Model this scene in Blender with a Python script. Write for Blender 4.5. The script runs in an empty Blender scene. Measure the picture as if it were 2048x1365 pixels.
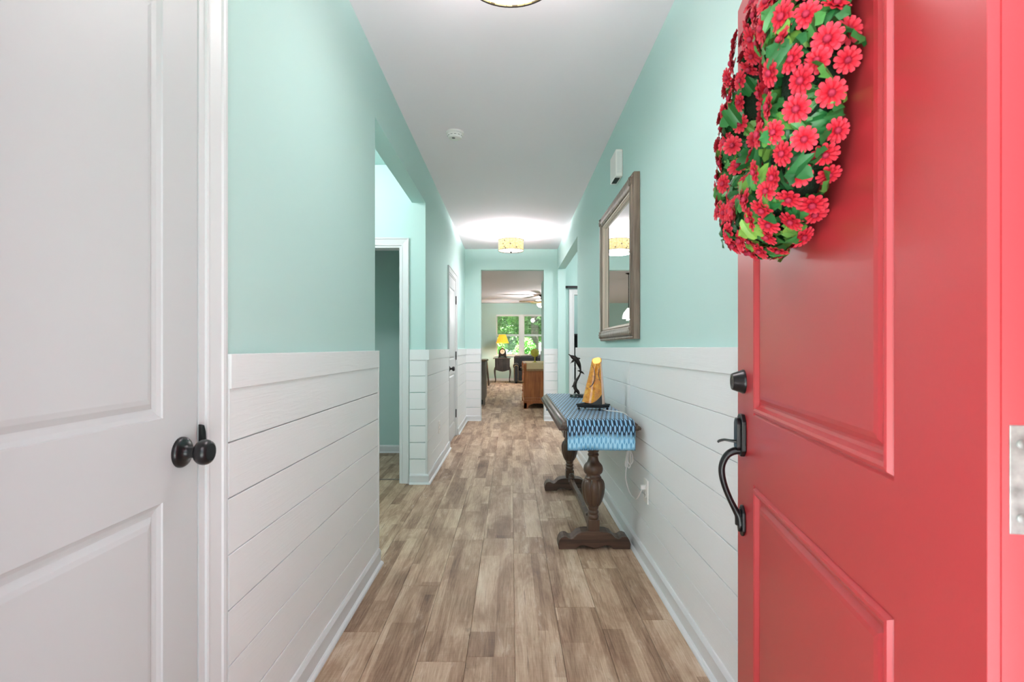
import bpy, bmesh, math, random
from mathutils import Vector, Matrix, Euler
PI = math.pi
R = math.radians
rng = random.Random(11)
scene = bpy.context.scene
C = scene.collection

# ------------------------------------------------------------------ camera
EYE = 1.164
F_PX = 1042.0
cam_d = bpy.data.cameras.new('camera')
cam = bpy.data.objects.new('camera', cam_d)
C.objects.link(cam)
cam.location = (0, 0, EYE)
cam.rotation_euler = (R(90), 0, 0)
cam_d.sensor_width = 36.0
cam_d.lens = F_PX / 2048 * 36
cam_d.shift_x = 2 / 2048
cam_d.shift_y = 13.5 / 2048
cam_d.clip_start = 0.02
cam_d.clip_end = 200
cam_d.dof.use_dof = True
cam_d.dof.focus_distance = 3.6
cam_d.dof.aperture_fstop = 9.0
scene.camera = cam

# ------------------------------------------------------------------ world, light, exposure
SKY = 1.9
world = bpy.data.worlds.new('world')
scene.world = world
world.use_nodes = True
bg = world.node_tree.nodes['Background']
bg.inputs[0].default_value = (0.80, 0.94, 1.06, 1)
bg.inputs[1].default_value = SKY
scene.view_settings.view_transform = 'Standard'
scene.view_settings.look = 'None'
scene.view_settings.gamma = 1.0
scene.view_settings.use_curve_mapping = False
scene.view_settings.exposure = 0.36
scene.cycles.max_bounces = 16
scene.cycles.diffuse_bounces = 10
LAMP_DOWN = 9.0
LAMP_UP = 90.0
ROOM_LAMP = 46.0
SUN = 34.0                                   # midday sun on the front of the house
sun_d = bpy.data.lights.new('sun', 'SUN'); sun_d.energy = SUN; sun_d.angle = R(1.5); sun_d.color = (0.96, 0.98, 1.0)
sun = bpy.data.objects.new('sun', sun_d); C.objects.link(sun)
sun.location = (0, -10, 18)
sun.rotation_euler = Vector((-0.02, 0.42, -0.907)).to_track_quat('-Z', 'Y').to_euler()

# ------------------------------------------------------------------ helpers
def lin(c):
    c = c / 255.0
    return c / 12.92 if c <= 0.04045 else ((c + 0.055) / 1.055) ** 2.4
def srgb(r, g, b): return (lin(r), lin(g), lin(b), 1.0)

class NT:
    def __init__(s, name):
        s.m = bpy.data.materials.new(name)
        s.m.use_nodes = True
        s.t = s.m.node_tree
        s.b = s.t.nodes['Principled BSDF']
        s.out = s.t.nodes['Material Output']
    def n(s, typ, **kw):
        x = s.t.nodes.new(typ)
        for k, v in kw.items(): setattr(x, k, v)
        return x
    def l(s, a, b): s.t.links.new(a, b)
    def set(s, k, v): s.b.inputs[k].default_value = v
    def math(s, op, a, b=None, c=None, clamp=False):
        x = s.n('ShaderNodeMath', operation=op); x.use_clamp = clamp
        for i, v in enumerate((a, b, c)):
            if v is None: continue
            if isinstance(v, (int, float)): x.inputs[i].default_value = v
            else: s.l(v, x.inputs[i])
        return x.outputs[0]
    def coord(s, which='Object', scale=(1, 1, 1), loc=None):
        tc = s.n('ShaderNodeTexCoord')
        mp = s.n('ShaderNodeMapping'); mp.inputs['Scale'].default_value = scale
        s.l(tc.outputs[which], mp.inputs['Vector'])
        return mp.outputs[0]
    def noise(s, vec, scale, detail=2, rough=0.5, dist=0.0):
        x = s.n('ShaderNodeTexNoise')
        x.inputs['Scale'].default_value = scale; x.inputs['Detail'].default_value = detail
        x.inputs['Roughness'].default_value = rough; x.inputs['Distortion'].default_value = dist
        s.l(vec, x.inputs['Vector'])
        return x.outputs['Fac']
    def ramp(s, fac, stops):
        x = s.n('ShaderNodeValToRGB')
        els = x.color_ramp.elements
        while len(els) < len(stops): els.new(0.5)
        for e, (p, c) in zip(els, stops): e.position = p; e.color = c
        s.l(fac, x.inputs[0])
        return x.outputs[0]
    def mix(s, fac, a, b, mode='MIX'):
        x = s.n('ShaderNodeMix', data_type='RGBA', blend_type=mode)
        for i, v in ((0, fac), (6, a), (7, b)):
            if isinstance(v, (int, float, tuple)): x.inputs[i].default_value = v
            else: s.l(v, x.inputs[i])
        return x.outputs[2]
    def bump(s, h, strength=0.3, dist=0.01):
        x = s.n('ShaderNodeBump')
        x.inputs['Strength'].default_value = strength; x.inputs['Distance'].default_value = dist
        s.l(h, x.inputs['Height']); s.l(x.outputs[0], s.b.inputs['Normal'])
    def color(s, sock): s.l(sock, s.b.inputs['Base Color'])

def simple(name, col, rough=0.5, metal=0.0, spec=0.5, bump=None, vary=None, coat=0.0):
    t = NT(name)
    t.set('Base Color', col); t.set('Roughness', rough); t.set('Metallic', metal)
    t.set('Specular IOR Level', spec)
    if coat: t.set('Coat Weight', coat); t.set('Coat Roughness', 0.1)
    if bump:
        sc, st, di, stretch = bump
        t.bump(t.noise(t.coord('Object', stretch), sc, 3), st, di)
    if vary:
        sc, amt, stretch = vary
        f = t.noise(t.coord('Object', stretch), sc, 3)
        lo = tuple(max(0, c * (1 - amt)) for c in col[:3]) + (1,)
        hi = tuple(min(1, c * (1 + amt)) for c in col[:3]) + (1,)
        t.color(t.ramp(f, [(0.3, lo), (0.7, hi)]))
    return t.m

def wood(name, dark, light, axis='y', scale=1.0, rough=0.4, spec=0.5, coat=0.0):
    t = NT(name)
    st = {'x': (3, 40, 40), 'y': (40, 3, 40), 'z': (40, 40, 3)}[axis]
    v = t.coord('Object', tuple(c * scale for c in st))
    f = t.noise(v, 1.0, 4, 0.6, 0.6)
    f2 = t.noise(t.coord('Object', (5, 5, 5)), 1.0, 2)
    m = t.math('ADD', t.math('MULTIPLY', f, 0.75), t.math('MULTIPLY', f2, 0.25))
    t.color(t.ramp(m, [(0.32, dark), (0.68, light)]))
    t.set('Roughness', rough); t.set('Specular IOR Level', spec)
    if coat: t.set('Coat Weight', coat); t.set('Coat Roughness', 0.15)
    t.bump(f, 0.15, 0.002)
    return t.m

class MB:
    """collects geometry; build() links it as one mesh object"""
    def __init__(s): s.v = []; s.f = []
    def add(s, vs, fs):
        o = len(s.v); s.v += [tuple(p) for p in vs]; s.f += [tuple(i + o for i in f) for f in fs]; return s
    def box(s, x0, x1, y0, y1, z0, z1):
        vs = [(x0, y0, z0), (x1, y0, z0), (x1, y1, z0), (x0, y1, z0), (x0, y0, z1), (x1, y0, z1), (x1, y1, z1), (x0, y1, z1)]
        return s.add(vs, [(0, 3, 2, 1), (4, 5, 6, 7), (0, 1, 5, 4), (1, 2, 6, 5), (2, 3, 7, 6), (3, 0, 4, 7)])
    def prism(s, poly, fn, h0, h1):
        n = len(poly)
        vs = [fn(a, b, h0) for a, b in poly] + [fn(a, b, h1) for a, b in poly]
        fs = [tuple(range(n)), tuple(range(2 * n - 1, n - 1, -1))]
        fs += [(i, (i + 1) % n, n + (i + 1) % n, n + i) for i in range(n)]
        return s.add(vs, fs)
    def lathe(s, prof, n=24, fn=None, mod=None):
        fn = fn or (lambda x, y, z: (x, y, z))
        vs = []; fs = []
        for r, z in prof:
            for k in range(n):
                a = 2 * PI * k / n
                rr = r * (mod(a, z) if mod else 1)
                vs.append(fn(rr * math.cos(a), rr * math.sin(a), z))
        for i in range(len(prof) - 1):
            for k in range(n):
                k2 = (k + 1) % n
                fs.append((i * n + k, i * n + k2, (i + 1) * n + k2, (i + 1) * n + k))
        if prof[0][0] > 1e-6: fs.append(tuple(range(n - 1, -1, -1)))
        if prof[-1][0] > 1e-6: fs.append(tuple(range((len(prof) - 1) * n, len(prof) * n)))
        return s.add(vs, fs)
    def tube(s, pts, rad, n=8, cap=True, flat=1.0):
        pts = [Vector(p) for p in pts]; m = len(pts)
        rads = rad if isinstance(rad, (list, tuple)) else [rad] * m
        up = None; vs = []; fs = []
        for i, p in enumerate(pts):
            t = (pts[min(i + 1, m - 1)] - pts[max(i - 1, 0)]).normalized()
            if up is None:
                ref = Vector((0, 0, 1)) if abs(t.z) < 0.9 else Vector((1, 0, 0))
                up = (ref - t * ref.dot(t)).normalized()
            else:
                up = (up - t * up.dot(t))
                up = up.normalized() if up.length > 1e-6 else Vector((0, 0, 1))
            sd = t.cross(up)
            for k in range(n):
                a = 2 * PI * k / n
                vs.append(p + up * math.cos(a) * rads[i] + sd * math.sin(a) * rads[i] * flat)
        for i in range(m - 1):
            for k in range(n):
                k2 = (k + 1) % n
                fs.append((i * n + k, i * n + k2, (i + 1) * n + k2, (i + 1) * n + k))
        if cap: fs += [tuple(range(n - 1, -1, -1)), tuple(range((m - 1) * n, m * n))]
        return s.add(vs, fs)
    def sweep(s, path, prof, fn, closed=False, cap=True):
        """mitred sweep of profile (offset to the left of the path, height) along a 2-D path"""
        n = len(path); P = [Vector(p) for p in path]; vs = []; fs = []
        def nor(a, b):
            d = (b - a).normalized(); return Vector((-d.y, d.x))
        for i in range(n):
            if closed: n1, n2 = nor(P[i - 1], P[i]), nor(P[i], P[(i + 1) % n])
            else:
                n1 = nor(P[i - 1], P[i]) if i else nor(P[0], P[1])
                n2 = nor(P[i], P[i + 1]) if i < n - 1 else n1
            mt = (n1 + n2) / (1 + n1.dot(n2))
            for o, h in prof:
                q = P[i] + mt * o; vs.append(fn(q.x, q.y, h))
        k = len(prof)
        for i in range(n if closed else n - 1):
            j = (i + 1) % n
            for a in range(k - 1): fs.append((i * k + a, i * k + a + 1, j * k + a + 1, j * k + a))
        if cap and not closed: fs += [tuple(range(k)), tuple(range(n * k - 1, (n - 1) * k - 1, -1))]
        return s.add(vs, fs)
    def ball(s, c, r, n=12, m=8, sc=(1, 1, 1)):
        pr = [(r * math.sin(PI * i / m), -r * math.cos(PI * i / m)) for i in range(m + 1)]
        pr[0] = (0.0, -r); pr[-1] = (0.0, r)
        pr = [(max(a, 1e-5), b) for a, b in pr]
        return s.lathe(pr, n, lambda x, y, z: (c[0] + x * sc[0], c[1] + y * sc[1], c[2] + z * sc[2]))
    def mesh(s, name, mat, smooth=False):
        me = bpy.data.meshes.new(name)
        me.from_pydata(s.v, [], s.f)
        bm = bmesh.new(); bm.from_mesh(me)
        bmesh.ops.recalc_face_normals(bm, faces=bm.faces)
        bm.to_mesh(me); bm.free()
        me.materials.append(mat)
        if smooth:
            for p in me.polygons: p.use_smooth = True
            try: me.set_sharp_from_angle(angle=R(40))
            except Exception: pass
        me.update()
        return me
    def build(s, name, mat, parent=None, smooth=False, bevel=0.0, loc=None, seg=2):
        return link(name, s.mesh(name, mat, smooth), parent, loc, bevel, seg)

def link(name, me, parent=None, loc=None, bevel=0.0, seg=2):
    o = bpy.data.objects.new(name, me); C.objects.link(o)
    if parent is not None: o.parent = parent
    if loc is not None: o.location = loc
    if bevel:
        b = o.modifiers.new('bevel', 'BEVEL'); b.width = bevel; b.segments = seg; b.limit_method = 'ANGLE'; b.angle_limit = R(35)
        b.harden_normals = False
    return o
def tag(o, label, cat, group=None):
    o['label'] = label; o['category'] = cat
    if group: o['group'] = group
    return o
def thing(name, label, cat, loc=(0, 0, 0), rz=0.0, group=None):
    o = bpy.data.objects.new(name, None); C.objects.link(o)
    o.empty_display_size = 0.1
    o.location = loc; o.rotation_euler = (0, 0, rz)
    return tag(o, label, cat, group)
def struct(o, label=None):
    o['kind'] = 'structure'
    if label: o['label'] = label
    return o
def copy_tree(o, parent=None):
    c = o.copy(); C.objects.link(c); c.parent = parent
    for ch in list(o.children): copy_tree(ch, c)
    return c
def spline(pts, n=8):
    """Catmull-Rom through points"""
    P = [Vector(p) for p in pts]; P = [P[0] * 2 - P[1]] + P + [P[-1] * 2 - P[-2]]
    out = []
    for i in range(1, len(P) - 2):
        for k in range(n):
            t = k / n; a, b, c, d = P[i - 1:i + 3]
            out.append(0.5 * (2 * b + (c - a) * t + (2 * a - 5 * b + 4 * c - d) * t * t + (3 * b - a - 3 * c + d) * t ** 3))
    out.append(P[-2])
    return out
def lerp_list(vals, n):
    out = []
    for i in range(len(vals) - 1):
        for k in range(n): out.append(vals[i] + (vals[i + 1] - vals[i]) * k / n)
    return out + [vals[-1]]
def light(name, typ, loc, power, parent=None, size=0.1, color=(1, 1, 1), rot=(0, 0, 0), shape=None):
    d = bpy.data.lights.new(name, typ); d.energy = power; d.color = color
    if typ == 'AREA':
        d.size = size
        if shape: d.shape = shape
    else: d.shadow_soft_size = size
    o = bpy.data.objects.new(name, d); C.objects.link(o); o.location = loc; o.rotation_euler = rot
    if parent: o.parent = parent
    return o

# ------------------------------------------------------------------ materials
M = {}
def wall_mat(name, col):
    t = NT(name); t.set('Base Color', col); t.set('Roughness', 0.75); t.set('Specular IOR Level', 0.25)
    t.bump(t.noise(t.coord('Object'), 260, 2), 0.08, 0.002)
    return t.m
M['teal'] = wall_mat('teal_paint', srgb(188, 218, 213))
M['white'] = simple('white_trim_paint', srgb(217, 219, 220), 0.38, bump=(60, 0.03, 0.002, (1, 1, 1)))
M['door_white'] = simple('white_door_paint', srgb(201, 204, 205), 0.42, bump=(120, 0.05, 0.001, (1, 1, 1)))
t = NT('white_shiplap_paint'); t.set('Base Color', srgb(233, 235, 236)); t.set('Roughness', 0.45)
g1 = t.noise(t.coord('Object', (25, 1.6, 25)), 3.0, 4, 0.6, 1.2); g2 = t.noise(t.coord('Object', (1, 1, 1)), 14, 4, 0.7)
t.bump(t.math('ADD', g1, t.math('MULTIPLY', g2, 0.7)), 0.3, 0.0025); M['ship'] = t.m
t = NT('white_shiplap_paint_across'); t.set('Base Color', srgb(233, 235, 236)); t.set('Roughness', 0.45)
g1 = t.noise(t.coord('Object', (1.6, 25, 25)), 3.0, 4, 0.6, 1.2); t.bump(g1, 0.25, 0.0025); M['ship_x'] = t.m
t = NT('white_ceiling'); t.set('Base Color', srgb(246, 238, 243)); t.set('Roughness', 0.9); t.set('Specular IOR Level', 0.1)
t.bump(t.noise(t.coord('Object'), 180, 3, 0.7), 0.12, 0.003); M['ceil'] = t.m
M['black'] = simple('black_hardware', srgb(22, 22, 24), 0.28, spec=0.5)
M['black_matt'] = simple('black_matt', srgb(20, 20, 22), 0.55)
M['ext'] = simple('exterior_siding', srgb(210, 208, 204), 0.7)
M['concrete'] = simple('concrete', srgb(204, 203, 202), 0.85, vary=(6, 0.1, (1, 1, 1)))
t = NT('red_door_paint'); t.set('Base Color', srgb(188, 57, 62)); t.set('Roughness', 0.34); t.set('Specular IOR Level', 0.5); t.set('Coat Weight', 0.35); t.set('Coat Roughness', 0.3)
t.bump(t.noise(t.coord('Object', (1, 1, 1)), 220, 2), 0.06, 0.001); M['red'] = t.m
M['steel'] = simple('hinge_steel', srgb(150, 154, 152), 0.35, 0.85, vary=(60, 0.35, (1, 1, 1)))
M['plastic'] = simple('white_plastic', srgb(238, 236, 232), 0.35)
M['slot'] = simple('dark_slot', srgb(25, 24, 24), 0.6)
M['dark_wood'] = wood('dark_carved_oak', srgb(46, 32, 24), srgb(108, 80, 62), 'z', 0.7, 0.38, coat=0.15)
M['dark_wood_y'] = wood('dark_oak_long', srgb(44, 34, 28), srgb(100, 82, 68), 'y', 0.8, 0.42, coat=0.1)
M['dark_wood_x'] = wood('dark_oak_cross', srgb(46, 32, 26), srgb(104, 78, 62), 'x', 0.7, 0.42)
M['frame'] = wood('distressed_frame', srgb(84, 68, 56), srgb(146, 126, 110), 'z', 0.8, 0.4, 0.6)
M['frame_in'] = simple('frame_pale_bead', srgb(205, 186, 170), 0.4)
t = NT('mirror_glass'); t.set('Base Color', (0.93, 0.95, 0.95, 1)); t.set('Metallic', 1.0); t.set('Roughness', 0.0); M['mirror'] = t.m
M['bronze'] = simple('dark_bronze', srgb(52, 44, 40), 0.28, 0.7, vary=(30, 0.5, (1, 1, 1)))
M['marble'] = simple('dark_green_stone', srgb(34, 44, 44), 0.12)
M['cord'] = simple('white_cord', srgb(240, 238, 236), 0.4)
M['oak'] = wood('oak', srgb(128, 66, 28), srgb(184, 112, 58), 'z', 0.6, 0.4)
M['linen'] = simple('linen', srgb(216, 190, 148), 0.9, bump=(400, 0.2, 0.001, (1, 1, 1)))
M['leather'] = simple('black_leather', srgb(34, 34, 38), 0.42, bump=(90, 0.15, 0.003, (1, 1, 1)))
M['brass'] = simple('brass', srgb(196, 168, 120), 0.3, 0.9)
M['walnut'] = wood('grey_walnut', srgb(44, 38, 36), srgb(88, 78, 74), 'z', 0.6, 0.45)
M['cab'] = wood('grey_brown_cabinet', srgb(98, 88, 80), srgb(140, 128, 118), 'z', 0.5, 0.5)
M['stone_top'] = simple('brown_stone_top', srgb(120, 96, 74), 0.2, vary=(40, 0.3, (1, 1, 1)))
M['yellow_glass'] = simple('olive_glass', srgb(178, 168, 52), 0.12, spec=0.8)
M['vinyl'] = simple('white_window_vinyl', srgb(240, 240, 242), 0.4)
M['slat'] = simple('white_blind_slat', srgb(240, 240, 240), 0.45)
M['grass'] = simple('lawn', srgb(96, 136, 60), 0.9, vary=(3, 0.3, (1, 1, 1)))
M['bark'] = simple('bark', srgb(104, 88, 84), 0.9, bump=(30, 0.6, 0.02, (1, 1, 0.2)))
def leafmat(name, a, b):
    t = NT(name)
    nz = t.noise(t.coord('Object'), 2.3, 3)
    col = t.ramp(nz, [(0.35, a), (0.65, b)])
    t.color(col); t.set('Roughness', 0.5)
    tr = t.n('ShaderNodeBsdfTranslucent'); t.l(col, tr.inputs[0])
    mx = t.n('ShaderNodeMixShader'); mx.inputs[0].default_value = 0.35
    t.l(t.b.outputs[0], mx.inputs[1]); t.l(tr.outputs[0], mx.inputs[2]); t.l(mx.outputs[0], t.out.inputs[0])
    return t.m
M['leaf_tree'] = leafmat('tree_leaves', srgb(84, 128, 70), srgb(168, 206, 140))
M['leaf_bush'] = leafmat('bush_leaves', srgb(92, 160, 66), srgb(160, 214, 120))
t = NT('window_glass')
tp = t.n('ShaderNodeBsdfTransparent'); gl = t.n('ShaderNodeBsdfGlossy'); gl.inputs['Roughness'].default_value = 0.02
mx = t.n('ShaderNodeMixShader'); fr = t.n('ShaderNodeFresnel'); fr.inputs[0].default_value = 1.45
t.l(fr.outputs[0], mx.inputs[0]); t.l(tp.outputs[0], mx.inputs[1]); t.l(gl.outputs[0], mx.inputs[2]); t.l(mx.outputs[0], t.out.inputs[0]); M['glass'] = t.m
def emis(name, col, strength):
    t = NT(name); t.set('Base Color', col); t.set('Emission Color', col); t.set('Emission Strength', strength); return t.m
M['diffuser'] = emis('lamp_diffuser', (1, 0.98, 0.95, 1), 2.2)
M['fan_bowl'] = emis('fan_bowl_glass', (1, 0.87, 0.66, 1), 1.6)

# floor planks: every plank is its own object; this gives the print on it
def floor_mat():
    t = NT('vinyl_plank')
    tc = t.n('ShaderNodeTexCoord'); oi = t.n('ShaderNodeObjectInfo')
    rnd = t.math('MULTIPLY', oi.outputs['Random'], 37.0)
    sp = t.n('ShaderNodeSeparateXYZ'); t.l(tc.outputs['Object'], sp.inputs[0])
    x, y = sp.outputs[0], sp.outputs[1]
    xs = t.math('ADD', x, rnd); ys = t.math('ADD', y, t.math('MULTIPLY', rnd, 3.1))
    def wn(a, b):
        c = t.n('ShaderNodeCombineXYZ'); t.l(a, c.inputs[0]); t.l(b, c.inputs[1])
        w = t.n('ShaderNodeTexWhiteNoise', noise_dimensions='2D'); t.l(c.outputs[0], w.inputs['Vector']); return w.outputs['Value']
    def vec(a, b, sa, sb):
        c = t.n('ShaderNodeCombineXYZ')
        t.l(t.math('MULTIPLY', a, sa), c.inputs[0]); t.l(t.math('MULTIPLY', b, sb), c.inputs[1]); t.l(rnd, c.inputs[2]); return c.outputs[0]
    wob = t.math('SINE', t.math('MULTIPLY', xs, 41.0))
    strip = t.math('FLOOR', t.math('ADD', t.math('DIVIDE', xs, 0.074), t.math('MULTIPLY', wob, 0.30)))
    off = wn(strip, rnd)
    seg = t.math('FLOOR', t.math('ADD', t.math('DIVIDE', ys, 0.78), t.math('MULTIPLY', off, 7.0)))
    tone = wn(strip, seg)
    grain = t.noise(vec(xs, ys, 70, 3.2), 1.0, 5, 0.65, 1.5)
    blotch = t.noise(vec(xs, ys, 8, 1.9), 1.0, 4, 0.6, 0.8)
    fine = t.noise(vec(xs, ys, 260, 14), 1.0, 2, 0.6)
    cross = t.noise(vec(xs, ys, 14, 240), 1.0, 2, 0.6)
    f = t.math('ADD', t.math('MULTIPLY', tone, 0.28), t.math('MULTIPLY', grain, 0.50))
    f = t.math('ADD', f, t.math('MULTIPLY', blotch, 0.80))
    f = t.math('ADD', f, t.math('MULTIPLY', fine, 0.22))
    f = t.math('ADD', f, t.math('MULTIPLY', cross, 0.10))
    f = t.math('ADD', f, t.math('MULTIPLY', oi.outputs['Random'], 0.06))
    f = t.math('SUBTRACT', f, 0.415)
    col = t.ramp(f, [(0.18, srgb(84, 60, 45)), (0.38, srgb(130, 103, 82)), (0.54, srgb(162, 135, 111)), (0.70, srgb(190, 165, 140)), (0.92, srgb(218, 201, 180))])
    wash = t.noise(vec(xs, ys, 26, 5.5), 1.0, 6, 0.72, 0.9)
    wf = t.math('MULTIPLY', t.math('MULTIPLY', t.math('SUBTRACT', wash, 0.54, clamp=True), 6.0, clamp=True), t.math('MULTIPLY', t.math('SUBTRACT', blotch, 0.42, clamp=True), 4.0, clamp=True))
    col = t.mix(t.math('MULTIPLY', wf, 0.75), col, srgb(222, 206, 188))
    crk = t.noise(vec(xs, ys, 120, 3.0), 1.0, 3, 0.6, 0.5)
    col = t.mix(t.math('MULTIPLY', t.math('SUBTRACT', crk, 0.63, clamp=True), 6.0, clamp=True), col, srgb(88, 66, 52))
    knot = t.noise(vec(xs, ys, 22, 8), 1.0, 3, 0.7, 1.0)
    kf = t.math('MULTIPLY', t.math('SUBTRACT', knot, 0.66, clamp=True), 5.0, clamp=True)
    col = t.mix(kf, col, srgb(84, 66, 52))
    t.color(col)
    t.set('Roughness', 0.5); t.set('Specular IOR Level', 0.35)
    t.bump(t.math('ADD', grain, fine), 0.12, 0.002)
    return t.m
M['floor'] = floor_mat()

# ================================================================== STRUCTURE
CEIL = 2.74
XL, XR = -0.7335, 0.7415           # hall wall faces
XLo, XRo = -0.85, 0.858            # their far sides
Y0 = 0.42                          # inner face of the front wall
YE = 8.31                          # end wall of the hall
HDR = 2.41                         # underside of the headers
YF = 18.4                          # far wall of the living room

# floor ------------------------------------------------------------
fl = MB().box(-4.3, 4.0, 0.30, YF + 0.15, -0.10, -0.007).build('floor', M['floor'])
struct(fl)
PW, PL = 0.1816, 1.22
regions = [(-0.80, 0.80, 0.42, 8.45), (-2.3, -0.70, 2.6, 5.95), (0.70, 1.5, 5.6, 8.5), (-1.45, 1.35, 8.30, YF + 0.02)]
cache = {}
def plank_mesh(w, ln):
    key = round(ln, 3)
    if key not in cache:
        g, b, h = 0.0005, 0.0012, 0.007
        a = w / 2 - g; l = ln / 2 - g
        vs = [(-a, -l, -h), (a, -l, -h), (a, l, -h), (-a, l, -h), (-a, -l, -b), (a, -l, -b), (a, l, -b), (-a, l, -b),
              (-a + b, -l + b, 0), (a - b, -l + b, 0), (a - b, l - b, 0), (-a + b, l - b, 0)]
        fs = [(0, 1, 5, 4), (1, 2, 6, 5), (2, 3, 7, 6), (3, 0, 4, 7), (4, 5, 9, 8), (5, 6, 10, 9), (6, 7, 11, 10), (7, 4, 8, 11), (8, 9, 10, 11)]
        cache[key] = MB().add(vs, fs).mesh('floor_plank', M['floor'])
    return cache[key]
kx0 = math.floor((-2.4 + 0.167) / PW); kx1 = math.ceil((1.6 + 0.167) / PW)
for k in range(kx0, kx1):
    xa = -0.167 + k * PW; xc = xa + PW / 2
    off = (k * 0.437 + 0.13 * math.sin(k * 3.3)) % 1.0 * PL
    if k == 0: off = 1.962 % PL      # the joint seen two steps inside the door
    y = -PL + off
    while y < YF:
        ya, yb = max(y, 0.42), min(y + PL, YF + 0.02)
        yc = (ya + yb) / 2
        if yb - ya > 0.02 and any(x0 < xc < x1 and min(yb, r1) - max(ya, r0) > 0.1 for x0, x1, r0, r1 in regions):
            link('floor_plank', plank_mesh(PW, yb - ya), fl, (xc, yc, 0))
        y += PL

# ceiling ------------------------------------------------------------
struct(MB().box(-4.3, 4.0, 0.30, YF + 0.15, CEIL, CEIL + 0.12).build('ceiling', M['ceil']))
struct(MB().box(-2.7, XLo, 2.70, 4.47, CEIL - 0.006, CEIL).build('ceiling_alcove', M['teal']))  # bounce light from the teal walls is put into this ceiling's colour

# walls ------------------------------------------------------------
D1a, D1b, DH = 0.500, 1.220, 2.050          # near left door opening
D2a, D2b = 6.09, 6.88                        # far left door opening
LO0, LO1 = 2.81, 4.47                        # left opening
wl = MB()
wl.box(XLo, XL, Y0, D1a, 0, CEIL).box(XLo, XL, D1a, D1b, DH, CEIL).box(XLo, XL, D1b, LO0, 0, CEIL)
wl.box(XLo, XL, LO0, LO1, HDR, CEIL).box(XLo, XL, LO1, D2a, 0, CEIL).box(XLo, XL, D2a, D2b, DH, CEIL).box(XLo, XL, D2b, YE, 0, CEIL)
WL = struct(wl.build('wall_left', M['teal']))
RO0, RO1 = 5.81, 8.20
wr = MB()
wr.box(XR, XRo, Y0, RO0, 0, CEIL).box(XR, XRo, RO0, RO1, HDR, CEIL).box(XR, XRo, RO1, YE, 0, CEIL)
WR = struct(wr.build('wall_right', M['teal']))
EO0, EO1 = -0.478, 0.526
BD0, BD1, BDH = 0.99, 1.82, 2.03             # barn door opening in the end wall, beyond the right opening
we = MB()
we.box(-4.2, EO0, YE, YE + 0.12, 0, CEIL).box(EO0, EO1, YE, YE + 0.12, 2.408, CEIL).box(EO1, BD0, YE, YE + 0.12, 0, CEIL)
we.box(BD0, BD1, YE, YE + 0.12, BDH, CEIL).box(BD1, 3.0, YE, YE + 0.12, 0, CEIL)
WE = struct(we.build('wall_end', M['teal']))
FX0, FX1 = -0.475, 0.485                     # front door opening
wf = MB()
wf.box(-3.2, FX0 - 0.03, 0.30, Y0, 0, CEIL).box(FX0 - 0.03, FX1 + 0.03, 0.30, Y0, 2.08, CEIL).box(FX1 + 0.03, 3.2, 0.30, Y0, 0, CEIL)
struct(wf.build('wall_front', M['teal']))
struct(MB().box(-3.2, FX0 - 0.06, 0.27, 0.30, 0, CEIL).box(FX0 - 0.06, FX1 + 0.06, 0.27, 0.30, 2.11, CEIL).box(FX1 + 0.06, 3.2, 0.27, 0.30, 0, CEIL).build('wall_outside', M['ext']))
# alcove to the left and the room beyond it
AD0, AD1, ADH = -1.76, -0.944, 2.04
wa = MB()
wa.box(-2.7, AD0, LO1, LO1 + 0.13, 0, CEIL).box(AD0, AD1, LO1, LO1 + 0.13, ADH, CEIL).box(AD1, XLo, LO1, LO1 + 0.13, 0, CEIL)
wa.box(-2.8, -2.7, 2.6, 5.9, 0, CEIL).box(-2.7, XLo, 2.60, 2.70, 0, CEIL)
WA = struct(wa.build('wall_alcove', M['teal']))
wb = MB().box(-2.7, XLo, 5.78, 5.90, 0, CEIL)
struct(wb.build('wall_bedroom', M['teal']))
# room to the right and the room behind the barn door
struct(MB().box(2.6, 2.7, 4.6, YE, 0, CEIL).box(XRo, 2.6, 4.6, 4.7, 0, CEIL).build('wall_side_room', M['teal']))
struct(MB().box(0.87, 3.0, 11.2, 11.3, 0, CEIL).box(3.0, 3.1, YE + 0.12, 11.3, 0, CEIL).build('wall_study', M['teal']))
# living room
LR = struct(MB().box(0.75, 0.87, YE + 0.12, 12.9, 0, CEIL).box(0.87, 3.9, 12.78, 12.9, 0, CEIL).build('wall_living_right', M['teal']))
WX0, WX1, WZ0, WZ1 = -0.53, 1.28, 0.89, 2.34
wv = MB()
wv.box(-4.2, WX0, YF, YF + 0.15, 0, CEIL).box(WX0, WX1, YF, YF + 0.15, 0, WZ0).box(WX0, WX1, YF, YF + 0.15, WZ1, CEIL).box(WX1, 4.0, YF, YF + 0.15, 0, CEIL)
struct(wv.build('wall_living_far', M['teal']))
struct(MB().box(-4.3, -4.2, YE + 0.12, YF, 0, CEIL).box(3.9, 4.0, 12.9, YF, 0, CEIL).build('wall_living_side', M['teal']))
# outside ground
struct(MB().box(-3.2, 3.2, -3.5, 0.27, -0.2, -0.02).build('bounce_slab', M['concrete']))  # unseen porch floor added to bounce daylight in through the front door
struct(MB().box(-3.4, 3.4, -2.0, 0.27, 2.72, 2.90).build('sun_block_roof', M['ceil']))  # unseen roof added to keep direct sun out of the hall
struct(MB().box(-3.2, 3.2, -9.0, -3.5, -0.35, -0.15).build('bounce_ground', M['concrete']))  # unseen bright concrete added to bounce sunlight up to the hall ceiling
struct(MB().box(-40, 40, -40, -9.0, -0.4, -0.2).box(-40, 40, YF + 0.15, 60, -0.4, -0.25).build('lawn', M['grass']))

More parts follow.
